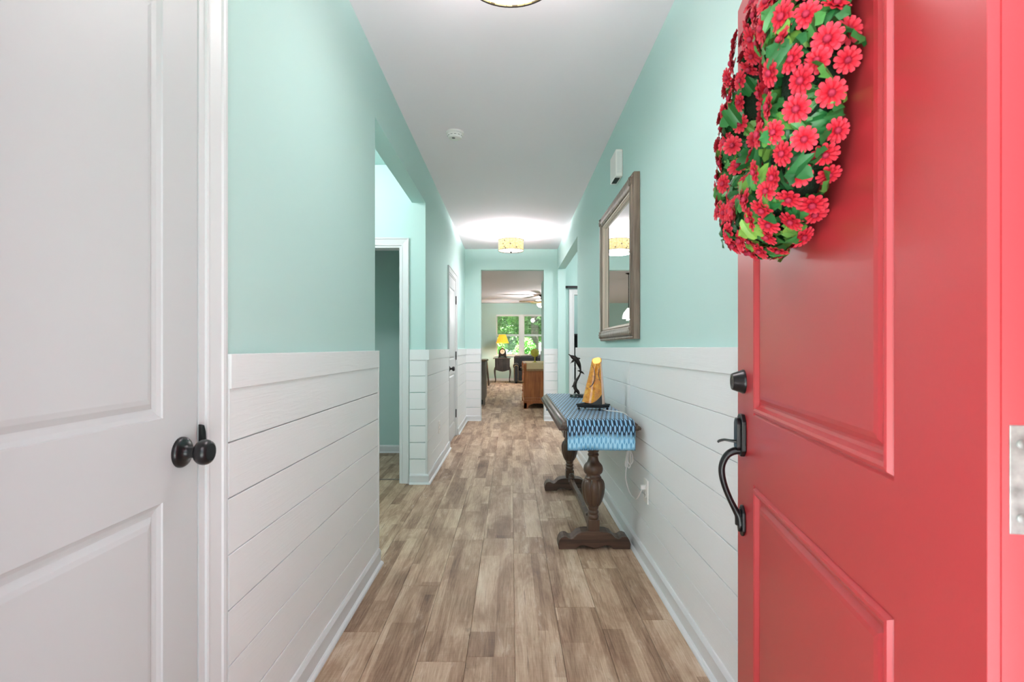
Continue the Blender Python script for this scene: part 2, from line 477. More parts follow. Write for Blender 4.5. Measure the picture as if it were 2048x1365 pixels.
# wainscot: boards one by one ------------------------------------------------------------
BT = 0.018
fL = lambda u, v, h: (XL + h, u, v)
fR = lambda u, v, h: (XR - h, u, v)
fE = lambda u, v, h: (u, YE - h, v)
fJ = lambda u, v, h: (u, LO1 - h, v)
def board(fn, u0, u1, z0, z1, parent, mat, h=BT):
    m = MB(); c = 0.0012
    poly = [(z0, 0), (z1, 0), (z1, h - c), (z1 - c, h), (z0 + c, h), (z0, h - c)]
    n = 6
    vs = [fn(u0, a, b) for a, b in poly] + [fn(u1, a, b) for a, b in poly]
    fs = [tuple(range(n)), tuple(range(2 * n - 1, n - 1, -1))] + [(i, (i + 1) % n, n + (i + 1) % n, n + i) for i in range(n)]
    m.add(vs, fs)
    return m.build('shiplap_board', mat, parent)
def wainscot(fn, segs, top, parent, mat, first, cap_ext=0.0, cap_h=0.089, gs=1.0):
    """boards from the cap down; first = height of the first joint"""
    zj = [first - i * 0.1425 for i in range(8)]
    zj = [z for z in zj if z > 0.03]
    for (u0, u1) in segs:
        edges = [top - cap_h + 0.02] + zj + [0.0]
        for i in range(len(edges) - 1):
            g = gs * rng.choice([0.0016, 0.0022, 0.0028, 0.0034])
            jit = rng.uniform(-0.0015, 0.0015)
            board(fn, u0 + 0.0006, u1 - 0.0006, edges[i + 1] + g, edges[i] - 0.0003, parent, mat, BT + jit * 0.6)
    ua, ub = segs[0][0], segs[-1][1]
    cap = MB()
    vs = [fn(ua, top - cap_h, 0), fn(ub + cap_ext, top - cap_h, 0), fn(ub + cap_ext, top, 0), fn(ua, top, 0)]
    vs += [fn(ua, top - cap_h, BT + 0.006), fn(ub + cap_ext, top - cap_h, BT + 0.006), fn(ub + cap_ext, top, BT + 0.006), fn(ua, top, BT + 0.006)]
    cap.add(vs, [(0, 1, 2, 3), (4, 5, 6, 7), (0, 1, 5, 4), (1, 2, 6, 5), (2, 3, 7, 6), (3, 0, 4, 7)])
    cap.build('cap_rail', mat, parent, bevel=0.0015)
TOPL, TOPR = 1.148, 1.166
wainscot(fL, [(1.322, LO0)], TOPL, WL, M['ship'], 0.921, 0.002)
wainscot(fL, [(LO1 - BT, 6.02)], TOPL, WL, M['ship'], 0.921)
wainscot(fL, [(6.95, YE)], TOPL, WL, M['ship'], 0.921, gs=1.7)
wainscot(fJ, [(XLo - 0.017, XL + BT)], TOPL, WL, M['ship_x'], 0.921, 0.017, gs=1.7)
wainscot(fE, [(XL + BT, EO0)], TOPL, WE, M['ship_x'], 0.921, gs=1.7)
wainscot(fE, [(EO1, XR)], TOPL, WE, M['ship_x'], 0.921, gs=1.7)
wainscot(fR, [(Y0, 3.17), (3.17, RO0)], TOPR, WR, M['ship'], 0.936)
# end strips that close the board edges at the corners
cs = MB().box(XL - 0.02, XL + BT + 0.003, LO0 - 0.004, LO0 + 0.012, 0.085, TOPL - 0.089)
cs.build('corner_strip', M['white'], WL, bevel=0.001)
MB().box(XL + BT - 0.016, XL + BT + 0.002, LO1 - BT - 0.004, LO1 - BT + 0.012, 0.085, TOPL - 0.089).build('corner_strip', M['white'], WL, bevel=0.001)
MB().box(EO0 - 0.012, EO0 + 0.003, YE - BT - 0.004, YE + 0.01, 0.085, TOPL + 0.012).build('corner_strip', M['white'], WE, bevel=0.001)
MB().box(EO1 - 0.003, EO1 + 0.012, YE - BT - 0.004, YE + 0.01, 0.085, TOPL + 0.012).build('corner_strip', M['white'], WE, bevel=0.001)

# baseboards with shoe moulding ------------------------------------------------------------
def base_prof(h0):
    p = [(h0, 0.0), (h0 + 0.030, 0.0)]
    for i in range(5):
        a = PI / 2 * i / 4; p.append((h0 + 0.014 + 0.016 * math.cos(a), 0.016 * math.sin(a)))
    p += [(h0 + 0.014, 0.070), (h0 + 0.010, 0.078), (h0 + 0.006, 0.084), (h0, 0.085)]
    return p
def baseboard(name, path, h0=BT):
    """path runs with the wall on its right hand... offset goes to the left"""
    return struct(MB().sweep(path, base_prof(h0), lambda x, y, z: (x, y, z)).build(name, M['white']))
baseboard('baseboard_left', [(XL, LO0), (XL, 1.322)][::1], BT)
baseboard('baseboard_alcove', [(XL, 6.02), (XL, LO1), (XLo - 0.017, LO1)], BT)
baseboard('baseboard_left_far', [(EO0, YE), (XL, YE), (XL, 6.95)], BT)
baseboard('baseboard_end', [(XRo, RO1), (XR, RO1), (XR, YE), (EO1, YE)], BT)
baseboard('baseboard_right', [(XR, Y0), (XR, RO0), (XRo, RO0)], BT)
baseboard('baseboard_bedroom', [(XLo, 5.78), (-2.7, 5.78)], 0)
baseboard('baseboard_far', [(3.9, YF), (-4.2, YF)], 0)
baseboard('baseboard_living_right', [(0.75, YE + 0.12), (0.75, 12.9)], 0)

# casings ------------------------------------------------------------
def case_prof(w=0.076):
    return [(0.0, 0.0), (0.0, 0.009), (0.004, 0.011), (0.009, 0.011), (0.011, 0.008), (0.016, 0.009), (0.044, 0.013), (0.052, 0.014),
            (0.055, 0.0185), (0.062, 0.020), (w - 0.006, 0.020), (w - 0.002, 0.018), (w, 0.014), (w, 0.0)]
def casing(name, fn, a, b, h, w=0.076, jamb=0.024, depth=0.116, into=1):
    """U-shaped casing around an opening plus its jamb lining"""
    m = MB()
    path = [(a + jamb - 0.006, 0.0), (a + jamb - 0.006, h - jamb + 0.006), (b - jamb + 0.006, h - jamb + 0.006), (b - jamb + 0.006, 0.0)]
    path = [(a, 0.0), (a, h), (b, h), (b, 0.0)]
    m.sweep(path, [(o - 0.0, hh) for o, hh in case_prof(w)], fn)
    m.sweep(path, [(0.004, 0.003), (-jamb, 0.003), (-jamb, -depth), (0.004, -depth), (0.004, 0.003)], fn)
    return struct(m.build(name, M['white']))
casing('trim_1', fL, D1a - 0.02, 1.2425, DH + 0.02, jamb=0.0225)
casing('trim_2', fL, D2a - 0.005, D2b + 0.005, DH + 0.01, 0.062, jamb=0.018)
casing('trim_3', fJ, AD0, AD1 + 0.005, ADH, 0.066, jamb=0.018, depth=0.13)
casing('trim_4', fE, BD0, BD1, BDH, 0.068, jamb=0.018, depth=0.12)
# front door frame (red, just outside the picture)
fm = MB()
fm.box(FX0 - 0.03, FX0, 0.27, Y0, 0, 2.08).box(FX1, FX1 + 0.03, 0.27, Y0, 0, 2.08).box(FX0 - 0.03, FX1 + 0.03, 0.27, Y0, 2.05, 2.08)
struct(fm.build('trim_5', M['red'], bevel=0.002))
struct(MB().box(FX0, FX1, 0.27, Y0, -0.02, 0.012).build('threshold', M['bronze'], bevel=0.003))
struct(MB().box(AD0 + 0.02, AD1 - 0.018, LO1 + 0.11, LO1 + 0.135, 0.0, 0.006).build('threshold_bedroom', M['cab'], bevel=0.002))

# ------------------------------------------------------------------ doors
def panel_door(root, w, h, panels, mat, prof, field, thick=0.035, z0=0.012, skin=0.010, back=True):
    """local: x along the leaf, +y towards the viewer, face at y=0. panels: (x0,x1,z0,z1)"""
    s = MB()
    xs0, xs1 = panels[0][0], panels[0][1]
    zs = sorted(p[2:] for p in panels)
    s.box(0, xs0, -skin, 0, z0, h).box(xs1, w, -skin, 0, z0, h)
    lo = z0
    for a, b in zs:
        s.box(xs0, xs1, -skin, 0, lo, a); lo = b
    s.box(xs0, xs1, -skin, 0, lo, h)
    s.box(0.0015, w - 0.0015, -skin - 0.0014, -skin, z0 + 0.001, h - 0.001)
    s.box(0, w, -thick, -skin - 0.0014, z0, h)
    s.build('door_slab', mat, root)
    for (x0, x1, a, b) in panels:
        p = MB()
        fn = lambda u, v, hh: (u, hh, v)
        p.sweep([(x0, a), (x1, a), (x1, b), (x0, b)], prof, fn, closed=True)
        o = prof[-1][0]; hgt = prof[-1][1]
        p.add([(x0 + o, hgt, a + o), (x1 - o, hgt, a + o), (x1 - o, hgt, b - o), (x0 + o, hgt, b - o)], [(0, 1, 2, 3)])
        p.build('door_panel', mat, root)
def door_root(name, loc, rz, label):
    o = bpy.data.objects.new(name, None); C.objects.link(o); o.location = loc; o.rotation_euler = (0, 0, rz)
    o.empty_display_size = 0.1
    o['kind'] = 'structure'; o['label'] = label
    return o
def knob(parent, x, z, y=0.0):
    fn = lambda a, b, c: (x + a, y + c, z + b)
    k = MB().lathe([(0.034, 0.0), (0.034, 0.004), (0.031, 0.009), (0.026, 0.011), (0.020, 0.013), (0.015, 0.018), (0.0125, 0.024), (0.0125, 0.034)], 32, fn)
    r = k.build('knob_rosette', M['black'], parent, smooth=True)
    k = MB().lathe([(0.0125, 0.034), (0.016, 0.037), (0.024, 0.040), (0.0275, 0.046), (0.0285, 0.053), (0.027, 0.060), (0.023, 0.0655), (0.019, 0.0672), (0.0185, 0.0662), (0.001, 0.0665)], 32, fn)
    k.build('knob', M['black'], parent, smooth=True)
def hinge(parent, x, y, z, h=0.09):
    m = MB().lathe([(0.0065, -h / 2), (0.0065, h / 2)], 12, lambda a, b, c: (x + a, y + b, z + c))
    m.box(x - 0.016, x + 0.016, y - 0.006, y - 0.003, z - h / 2, z + h / 2)
    m.ball((x, y, z + h / 2 + 0.003), 0.005, 10, 6); m.ball((x, y, z - h / 2 - 0.003), 0.005, 10, 6)
    return m.build('hinge', M['black'], parent, smooth=True)
WPROF = [(0, 0), (0.002, -0.003), (0.010, -0.0075), (0.018, -0.009), (0.022, -0.0095), (0.024, -0.0085), (0.034, -0.0035), (0.044, -0.0015), (0.047, -0.0015)]
# near left door: local x runs from the knob side back towards the hinge side
d = door_root('door_1', (XL + 0.001, 1.2165, 0), R(-90), 'white two-panel interior door with round black knob, nearest on the left')
panel_door(d, 0.698, 2.04, [(0.120, 0.578, 0.20, 0.838), (0.120, 0.578, 1.015, 1.90)], M['door_white'], WPROF, 0)
knob(d, 0.060, 0.932)
sp = MB().prism([(-0.0005, 0.93), (-0.0005, 0.985), (-0.010, 0.982), (-0.016, 0.966), (-0.018, 0.945), (-0.018, 0.93)], lambda a, b, c: (a, c, b), 0.002, 0.011)
sp.build('strike_plate', M['black'], d, bevel=0.001)
for hz in (0.25, 1.05, 1.80): hinge(d, 0.701, 0.004, hz)
# far left door
d = door_root('door_2', (XL + 0.001, D2b - 0.014, 0), R(-90), 'white two-panel hall door with black knob and black hinges')
panel_door(d, 0.762, 2.035, [(0.115, 0.647, 0.20, 0.838), (0.115, 0.647, 1.015, 1.90)], M['door_white'], WPROF, 0, z0=0.02)
knob(d, 0.702, 0.915)
for hz in (0.30, 1.06, 1.79): hinge(d, -0.006, 0.008, hz, 0.10)
# bedroom door, folded back into the room beyond the alcove
d = door_root('door_3', (AD1 - 0.018, LO1 + 0.128, 0), R(90), 'white bedroom door standing open beyond the alcove, seen edge on')
panel_door(d, 0.76, 2.015, [(0.115, 0.645, 0.20, 0.838), (0.115, 0.645, 1.015, 1.88)], M['door_white'], WPROF, 0)
for hz in (0.29, 1.10, 1.80):
    m = MB().box(0.0, -0.008, -0.002, 0.010, hz - 0.05, hz + 0.05)
    m.lathe([(0.006, hz - 0.05), (0.006, hz + 0.05)], 12, lambda a, b, c: (-0.004 + a, 0.006 + b, c))
    m.build('hinge', M['black'], d)
MB().lathe([(0.008, 0.0), (0.008, 0.06), (0.012, 0.062), (0.012, 0.075)], 12, lambda a, b, c: (0.02 + b, c * 0.35, 0.045 + a)).build('door_stop', M['black'], d)

# red front door ---------------------------------------------------
HX, HY = 0.426, 0.466
ANG = math.atan2(0.983, 0.184)
RD = door_root('door_4', (HX, HY, 0), ANG, 'red two-panel front door standing open with black handle set')
RPROF = [(0, 0), (0.003, -0.003), (0.005, -0.003), (0.009, 0.0035), (0.014, 0.0045), (0.019, 0.0025), (0.024, -0.006), (0.029, -0.008), (0.034, -0.008), (0.043, -0.0025), (0.051, -0.001)]
panel_door(RD, 0.914, 2.045, [(0.155, 0.764, 0.21, 0.844), (0.155, 0.764, 1.005, 1.90)], M['red'], RPROF, 0, thick=0.045, z0=0.012, skin=0.0098)
# deadbolt
fy = lambda cx, cz: (lambda a, b, c: (cx + a, c, cz + b))
db = MB().lathe([(0.030, 0.0), (0.030, 0.004), (0.0285, 0.006), (0.0215, 0.026), (0.020, 0.0285), (0.0135, 0.0285), (0.013, 0.0275), (0.001, 0.0275)], 36, fy(0.853, 1.079))
o = db.build('deadbolt', M['black'], RD, smooth=True)
MB().box(0.853 - 0.0012, 0.853 + 0.0012, 0.0272, 0.0280, 1.079 - 0.005, 1.079 + 0.005).build('keyhole', M['slot'], o)
# handle set
def plate(name, cx, z0, z1, w, hgt, parent):
    c = 0.016
    poly = [(cx - w / 2, z0 + c), (cx - w / 2 + c, z0), (cx + w / 2 - c, z0), (cx + w / 2, z0 + c), (cx + w / 2, z1 - c), (cx + w / 2 - c, z1), (cx - w / 2 + c, z1), (cx - w / 2, z1 - c)]
    m = MB(); k = 0.006
    m.prism(poly, lambda a, b, h: (a, h, b), 0, hgt * 0.55)
    mz = (z0 + z1) / 2
    pin = [(cx + (a - cx) * (1 - 2 * k / w * 1.6), mz + (b - mz) * (1 - 2 * k / (z1 - z0) * 1.6)) for a, b in poly]
    m.prism(pin, lambda a, b, h: (a, h, b), hgt * 0.5, hgt)
    return m.build(name, M['black'], parent, bevel=0.0025)
hs = plate('handle_plate', 0.853, 0.893, 0.998, 0.056, 0.020, RD)
plate('handle_plate', 0.853, 0.693, 0.770, 0.042, 0.014, RD)
gp = spline([(0.853, 0.006, 0.907), (0.853, 0.024, 0.904), (0.853, 0.040, 0.893), (0.853, 0.051, 0.870), (0.853, 0.052, 0.846), (0.853, 0.045, 0.815), (0.853, 0.033, 0.784), (0.853, 0.020, 0.757), (0.853, 0.012, 0.742), (0.853, 0.009, 0.722)], 6)
gr = lerp_list([0.010, 0.0095, 0.0085, 0.008, 0.008, 0.0075, 0.0072, 0.008, 0.010, 0.012], 6)
MB().tube(gp, gr, 14, flat=1.25).build('handle_grip', M['black'], RD, smooth=True)
tp_ = spline([(0.853, 0.015, 0.929), (0.853, 0.030, 0.930), (0.853, 0.046, 0.932), (0.853, 0.058, 0.929), (0.853, 0.062, 0.925)], 5)
MB().tube(tp_, lerp_list([0.004, 0.0035, 0.003, 0.003, 0.002], 5), 10, flat=3.2).build('thumb_latch', M['black'], hs, smooth=True)
# hinges on the hinge edge
for hz in (0.26, 1.047, 1.80):
    m = MB()
    m.box(-0.0012, 0.004, -0.0460, -0.0166, hz - 0.0485, hz + 0.0485)
    h = m.build('hinge', M['steel'], RD, bevel=0.0006)
    m = MB().lathe([(0.007, hz - 0.05), (0.007, hz + 0.05)], 14, lambda a, b, c: (a - 0.001, -0.052 + b, c))
    m.build('hinge_pin', M['steel'], h, smooth=True)
    for sx, szz in ((-0.026, 0.032), (-0.037, 0.0), (-0.026, -0.034)):
        MB().lathe([(0.0042, 0.0), (0.0042, 0.0006), (0.001, 0.001)], 12, lambda a, b, c: (-0.0012 - c, sx + a, hz + szz + b)).build('screw_head', M['steel'], h, smooth=True)

# ================================================================== WREATH on the red door
def petal_flower():
    m = MB()
    for ring, (cnt, ln, wd, lift, z0, r0) in enumerate(((11, 0.0165, 0.0082, 0.10, 0.0, 0.003), (9, 0.0125, 0.0074, 0.42, 0.0018, 0.002))):
        for k in range(cnt):
            a = 2 * PI * (k + 0.5 * ring) / cnt
            ca, sa = math.cos(a), math.sin(a)
            def P(r, w, z): return (r * ca - w * sa, r * sa + w * ca, z)
            zz = lambda t: z0 + math.sin(lift + 0.5) * ln * t * 0.55 - (0.0035 * t * t)
            rs = (0.0, 0.45, 0.82, 1.0); ws = (0.28, 0.80, 1.0, 0.62)
            vs = []
            for t, w in zip(rs, ws):
                r = r0 + ln * t * math.cos(lift)
                vs += [P(r, -wd / 2 * w, zz(t) + 0.0006), P(r, 0, zz(t) - 0.0007), P(r, wd / 2 * w, zz(t) + 0.0006)]
            fs = []
            for i in range(3):
                for j in range(2): fs.append((i * 3 + j, i * 3 + j + 1, i * 3 + j + 4, i * 3 + j + 3))
            m.add(vs, fs)
    return m
def flower_mat():
    t = NT('red_petals'); oi = t.n('ShaderNodeObjectInfo')
    tc = t.n('ShaderNodeTexCoord'); ln = t.n('ShaderNodeVectorMath', operation='LENGTH'); t.l(tc.outputs['Object'], ln.inputs[0])
    f = t.math('DIVIDE', ln.outputs['Value'], 0.021)
    base = t.ramp(f, [(0.15, srgb(112, 4, 22)), (0.42, srgb(196, 22, 44)), (1.0, srgb(236, 78, 96))])
    t.color(t.mix(t.math('MULTIPLY', oi.outputs['Random'], 0.35), base, srgb(190, 24, 40)))
    t.set('Roughness', 0.6); t.set('Specular IOR Level', 0.3)
    return t.m
def leaf_green():
    t = NT('wreath_leaf_green'); oi = t.n('ShaderNodeObjectInfo')
    col = t.ramp(oi.outputs['Random'], [(0.0, srgb(30, 92, 44)), (0.45, srgb(48, 128, 62)), (0.75, srgb(86, 156, 70)), (1.0, srgb(140, 186, 76))])
    nz = t.noise(t.coord('Object'), 60, 3)
    t.color(t.mix(t.math('MULTIPLY', nz, 0.5), col, srgb(22, 60, 36))); t.set('Roughness', 0.42)
    return t.m
M['petal'] = flower_mat(); M['wleaf'] = leaf_green()
M['moss'] = simple('dark_moss', srgb(20, 44, 22), 0.9, bump=(200, 0.8, 0.01, (1, 1, 1)))
M['fcent'] = simple('flower_centre', srgb(168, 30, 62), 0.7, bump=(900, 0.6, 0.001, (1, 1, 1)))
WC = (0.448, 1.556); RMAJ, RMIN, WOFF = 0.166, 0.046, 0.044
WR_ = thing('flower_wreath', 'round wreath of red daisies and green leaves hanging on the red door', 'wreath', RD.matrix_basis @ Vector((WC[0], 0, WC[1])), ANG)
WR_.rotation_euler = (R(2.5), 0, ANG)
WR_.location = (HX + WC[0] * math.cos(ANG), HY + WC[0] * math.sin(ANG), WC[1])
ringp = [(RMAJ * math.cos(2 * PI * i / 64), WOFF, RMAJ * math.sin(2 * PI * i / 64)) for i in range(65)]
MB().tube(ringp, RMIN * 0.86, 12, cap=False).build('moss_ring', M['moss'], WR_, smooth=True)
MB().box(-0.004, 0.004, 0.0, 0.002, RMAJ + 0.02, 2.046 - WC[1]).box(-0.012, 0.012, 0.0, 0.003, 0.46, 2.046 - WC[1]).build('hanger_strap', M['black_matt'], WR_)
fme = petal_flower().mesh('flower', M['petal'], True)
cme = MB().ball((0, 0, 0.0045), 0.0050, 10, 6, (1, 1, 0.8)).mesh('flower_centre', M['fcent'], True)
def leaf_mesh():
    L = 0.042
    half = [(0.0, 0.0015), (0.10, 0.006), (0.22, 0.016), (0.33, 0.0235), (0.40, 0.0165), (0.47, 0.0125), (0.58, 0.0185), (0.68, 0.0165), (0.73, 0.0085), (0.84, 0.0085), (1.0, 0.0004)]
    vs = []; fs = []
    for t_, w in half:
        z = 0.010 * math.sin(t_ * 2.4) - 0.006 * t_
        vs += [(t_ * L, -w, z - 0.25 * w + 0.004 * math.sin(t_ * 19)), (t_ * L, 0, z), (t_ * L, w, z - 0.25 * w + 0.004 * math.sin(t_ * 17 + 1))]
    for i in range(len(half) - 1):
        fs += [(i * 3, i * 3 + 1, i * 3 + 4, i * 3 + 3), (i * 3 + 1, i * 3 + 2, i * 3 + 5, i * 3 + 4)]
    return MB().add(vs, fs).mesh('leaf', M['wleaf'], True)
lme = leaf_mesh()
def torus_pt(phi, th, rr):
    cr = RMAJ + rr * math.cos(th)
    p = Vector((cr * math.cos(phi), WOFF + rr * math.sin(th), cr * math.sin(phi)))
    n = Vector((math.cos(th) * math.cos(phi), math.sin(th), math.cos(th) * math.sin(phi)))
    return p, n
wr_rng = random.Random(5)
pts = []
tries = 0
while len(pts) < 205 and tries < 9000:
    tries += 1
    phi = wr_rng.uniform(0, 2 * PI); th = wr_rng.uniform(-0.95, PI + 0.95)
    if wr_rng.random() > (RMAJ + RMIN * math.cos(th)) / (RMAJ + RMIN): continue
    rr = RMIN + wr_rng.uniform(0.010, 0.022)
    p, n = torus_pt(phi, th, rr)
    if p.y < 0.012: continue
    if all((p - q[0]).length > (0.0305 if tries < 4000 else 0.025) for q in pts): pts.append((p, n))
for p, n in pts:
    n2 = (n + Vector((wr_rng.uniform(-.4, .4), wr_rng.uniform(-.1, .5), wr_rng.uniform(-.4, .4)))).normalized()
    q = n2.to_track_quat('Z', 'Y')
    sc = wr_rng.uniform(0.88, 1.12)
    o = link('flower', fme, WR_, p)
    o.rotation_euler = (q @ Euler((0, 0, wr_rng.uniform(0, 6))).to_quaternion()).to_euler(); o.scale = (sc, sc, sc)
    link('flower_centre', cme, o)
for i in range(285):
    phi = wr_rng.uniform(0, 2 * PI) if i % 4 == 0 else wr_rng.uniform(PI * 0.85, PI * 2.15); th = wr_rng.uniform(-0.9, PI + 0.9)
    p, n = torus_pt(phi, th, RMIN + wr_rng.uniform(-0.014, 0.006))
    if p.y < 0.012: p.y = 0.012
    tang = Vector((wr_rng.uniform(-1, 1), wr_rng.uniform(-1, 1), wr_rng.uniform(-1, 1)))
    d_ = (tang - n * tang.dot(n)).normalized() * 0.85 + n * wr_rng.uniform(0.15, 0.60)
    if d_.y < -0.1 and p.y < 0.04: d_.y = 0.15
    d_.normalize()
    up = (n - d_ * n.dot(d_)).normalized(); sd = up.cross(d_)
    mt = Matrix((d_, sd, up)).transposed()
    o = link('leaf', lme, WR_, p); o.rotation_euler = mt.to_euler()
    s_ = wr_rng.uniform(0.8, 1.3); o.scale = (s_, s_, s_)

# ================================================================== CEILING LAMPS
def shade_mat():
    t = NT('lamp_shade_print')
    tc = t.n('ShaderNodeTexCoord'); sp = t.n('ShaderNodeSeparateXYZ'); t.l(tc.outputs['Object'], sp.inputs[0])
    ang = t.math('ARCTAN2', sp.outputs[1], sp.outputs[0])
    c = t.n('ShaderNodeCombineXYZ'); t.l(t.math('MULTIPLY', ang, 3.2), c.inputs[0]); t.l(t.math('MULTIPLY', sp.outputs[2], 18.0), c.inputs[1])
    v = t.n('ShaderNodeTexVoronoi', feature='F1'); v.inputs['Scale'].default_value = 1.0; t.l(c.outputs[0], v.inputs['Vector'])
    spots = t.math('LESS_THAN', v.outputs['Distance'], 0.20)
    stripe = t.math('LESS_THAN', t.math('FRACT', t.math('MULTIPLY', ang, 2.4)), 0.035)
    mk = t.math('MAXIMUM', t.math('MULTIPLY', spots, 0.85), t.math('MULTIPLY', stripe, 0.7))
    nz = t.noise(c.outputs[0], 2.5, 3)
    cream = t.ramp(nz, [(0.35, srgb(214, 190, 116)), (0.65, srgb(222, 206, 160))])
    col = t.mix(mk, cream, srgb(92, 74, 46))
    t.color(t.mix(0.55, col, (0, 0, 0, 1))); t.l(col, t.b.inputs['Emission Color']); t.set('Emission Strength', 0.7); t.set('Base Color', (0, 0, 0, 1)); t.set('Roughness', 0.6)
    return t.m
M['shade'] = shade_mat()
def drum_lamp(loc, label, down, up):
    g = thing('drum_ceiling_lamp', label, 'ceiling lamp', loc, group='drum lamps along the hall ceiling')
    MB().lathe([(0.060, 0), (0.060, -0.008), (0.052, -0.020), (0.030, -0.026), (0.010, -0.028)], 28).build('canopy', M['plastic'], g, smooth=True)
    MB().lathe([(0.007, -0.02), (0.007, -0.275)], 12).build('stem', M['plastic'], g, smooth=True)
    pr = [(0.170, -0.120), (0.170, -0.262), (0.167, -0.262), (0.167, -0.120), (0.170, -0.120)]
    s = MB(); n = 56
    for r, z in pr:
        for k in range(n): s.v.append((r * math.cos(2 * PI * k / n), r * math.sin(2 * PI * k / n), z))
    for i in range(4):
        for k in range(n): s.f.append((i * n + k, i * n + (k + 1) % n, (i + 1) * n + (k + 1) % n, (i + 1) * n + k))
    sh = s.build('lamp_shade', M['shade'], g, smooth=True)
    for z in (-0.1215, -0.264):
        ring = [(0.171 * math.cos(2 * PI * k / 48), 0.171 * math.sin(2 * PI * k / 48), z) for k in range(49)]
        MB().tube(ring, 0.0026, 6, cap=False).build('shade_rim', M['bronze'], sh, smooth=True)
    MB().lathe([(0.166, -0.252), (0.166, -0.258), (0.12, -0.268), (0.06, -0.273), (0.001, -0.275)], 40).build('diffuser', M['diffuser'], g, smooth=True)
    MB().lathe([(0.001, -0.270), (0.016, -0.274), (0.017, -0.280), (0.010, -0.286), (0.005, -0.294), (0.001, -0.296)], 16).build('finial', M['bronze'], g, smooth=True)
    sp_ = MB()
    for k in range(3):
        a = 2 * PI * k / 3
        sp_.tube([(0, 0, -0.125), (0.168 * math.cos(a), 0.168 * math.sin(a), -0.125)], 0.003, 6)
    sp_.build('spider_arm', M['plastic'], g)
    light('lamp_glow', 'AREA', (0, 0, -0.305), down, g, 0.30, (1, 0.925, 0.97), (0, 0, 0), 'DISK')
    for k in range(2):
        light('bulb', 'POINT', (0.07 * (1 - 2 * k), 0, -0.142), up / 2, g, 0.035, (1, 0.925, 0.97))
    return g
drum_lamp((0.0, 1.835, CEIL), 'drum ceiling lamp nearest the front door, only its white underside showing', LAMP_DOWN * 0.4, LAMP_UP * 0.24)
drum_lamp((0.0, 7.05, CEIL), 'cream drum ceiling lamp with printed shade at the far end of the hall', LAMP_DOWN * 1.3, LAMP_UP)
def flush_lamp(loc, label, power):
    g = thing('flush_ceiling_lamp', label, 'ceiling lamp', loc)
    MB().lathe([(0.15, 0), (0.15, -0.02), (0.14, -0.028)], 32).build('lamp_base', M['plastic'], g, smooth=True)
    MB().lathe([(0.138, -0.026), (0.13, -0.05), (0.09, -0.08), (0.04, -0.092), (0.001, -0.094)], 32).build('lamp_bowl', M['diffuser'], g, smooth=True)
    light('lamp_glow', 'POINT', (0, 0, -0.20), power, g, 0.09, (1, 0.925, 0.97))
    return g
flush_lamp((-1.62, 3.55, CEIL - 0.006), 'white bowl ceiling lamp in the alcove behind the left wall', ROOM_LAMP * 0.72)
flush_lamp((1.75, 6.7, CEIL), 'white bowl ceiling lamp in the room behind the right opening', ROOM_LAMP * 0.8)
flush_lamp((1.9, 9.8, CEIL), 'white bowl ceiling lamp in the room behind the barn door', ROOM_LAMP * 0.5)

# ================================================================== SMALL WALL AND CEILING FITTINGS
g = thing('smoke_detector', 'round white smoke detector on the hall ceiling', 'smoke detector', (-0.41, 3.81, CEIL))
MB().lathe([(0.066, 0), (0.066, -0.010), (0.062, -0.014), (0.050, -0.015)], 36).build('mounting_ring', M['plastic'], g, smooth=True)
MB().lathe([(0.052, -0.014), (0.054, -0.020), (0.053, -0.034), (0.046, -0.044), (0.030, -0.048), (0.001, -0.049)], 36).build('detector_body', M['plastic'], g, smooth=True)
vm = MB()
for k in range(12):
    a = 2 * PI * k / 12
    vm.tube([(0.0535 * math.cos(a + i * 0.07), 0.0535 * math.sin(a + i * 0.07), -0.030) for i in range(5)], 0.0016, 5)
vm.build('vent_slots', M['slot'], g)
MB().lathe([(0.012, -0.0478), (0.012, -0.0505), (0.001, -0.051)], 16, lambda a, b, c: (a - 0.008, b - 0.02, c)).build('test_button', simple('grey_button', srgb(120, 118, 116), 0.5), g, smooth=True)

g = thing('door_chime', 'small white door chime box high on the right wall above the mirror', 'door chime', (XR, 3.55, 2.395))
MB().box(-0.048, 0, -0.10, 0.10, -0.092, 0.088).build('chime_cover', M['plastic'], g, bevel=0.008, seg=3)
for i in range(4):
    MB().box(-0.040 + i * 0.009, -0.036 + i * 0.009, -0.1022, -0.098, -0.07, 0.07).build('louvre', M['white'], g)
MB().box(-0.0445, -0.012, -0.06, 0.06, -0.0933, -0.088).build('sound_slot', M['slot'], g)

def outlet(loc, side, label):
    g = thing('wall_outlet', label, 'outlet', loc)
    s = side
    m = MB().box(min(0, s * 0.0075), max(0, s * 0.0075), -0.037, 0.037, -0.062, 0.062)
    m.build('cover_plate', M['plastic'], g, bevel=0.002)
    for dz in (0.020, -0.020):
        k = MB().lathe([(0.0165, 0), (0.0165, 0.0095), (0.015, 0.010)], 24, lambda a, b, c: (s * c, a, dz + b * 0.85))
        r = k.build('socket_face', M['plastic'], g, smooth=True)
        for dy in (-0.006, 0.006):
            MB().box(min(s * 0.0098, s * 0.0106), max(s * 0.0098, s * 0.0106), dy - 0.001, dy + 0.001, dz - 0.002, dz + 0.006).build('slot', M['slot'], r)
        MB().lathe([(0.0022, 0.0098), (0.0022, 0.0106)], 10, lambda a, b, c: (s * c, a, dz - 0.007 + b)).build('slot', M['slot'], r)
    MB().lathe([(0.003, 0.0072), (0.003, 0.0084)], 10, lambda a, b, c: (s * c, a, b)).build('screw_head', M['plastic'], g)
    return g
outlet((XR - BT, 2.775, 0.400), -1, 'white wall outlet with a cord plugged in, on the right wall')
outlet((XL + BT, 5.16, 0.378), 1, 'white wall outlet on the left shiplap below the teal wall')

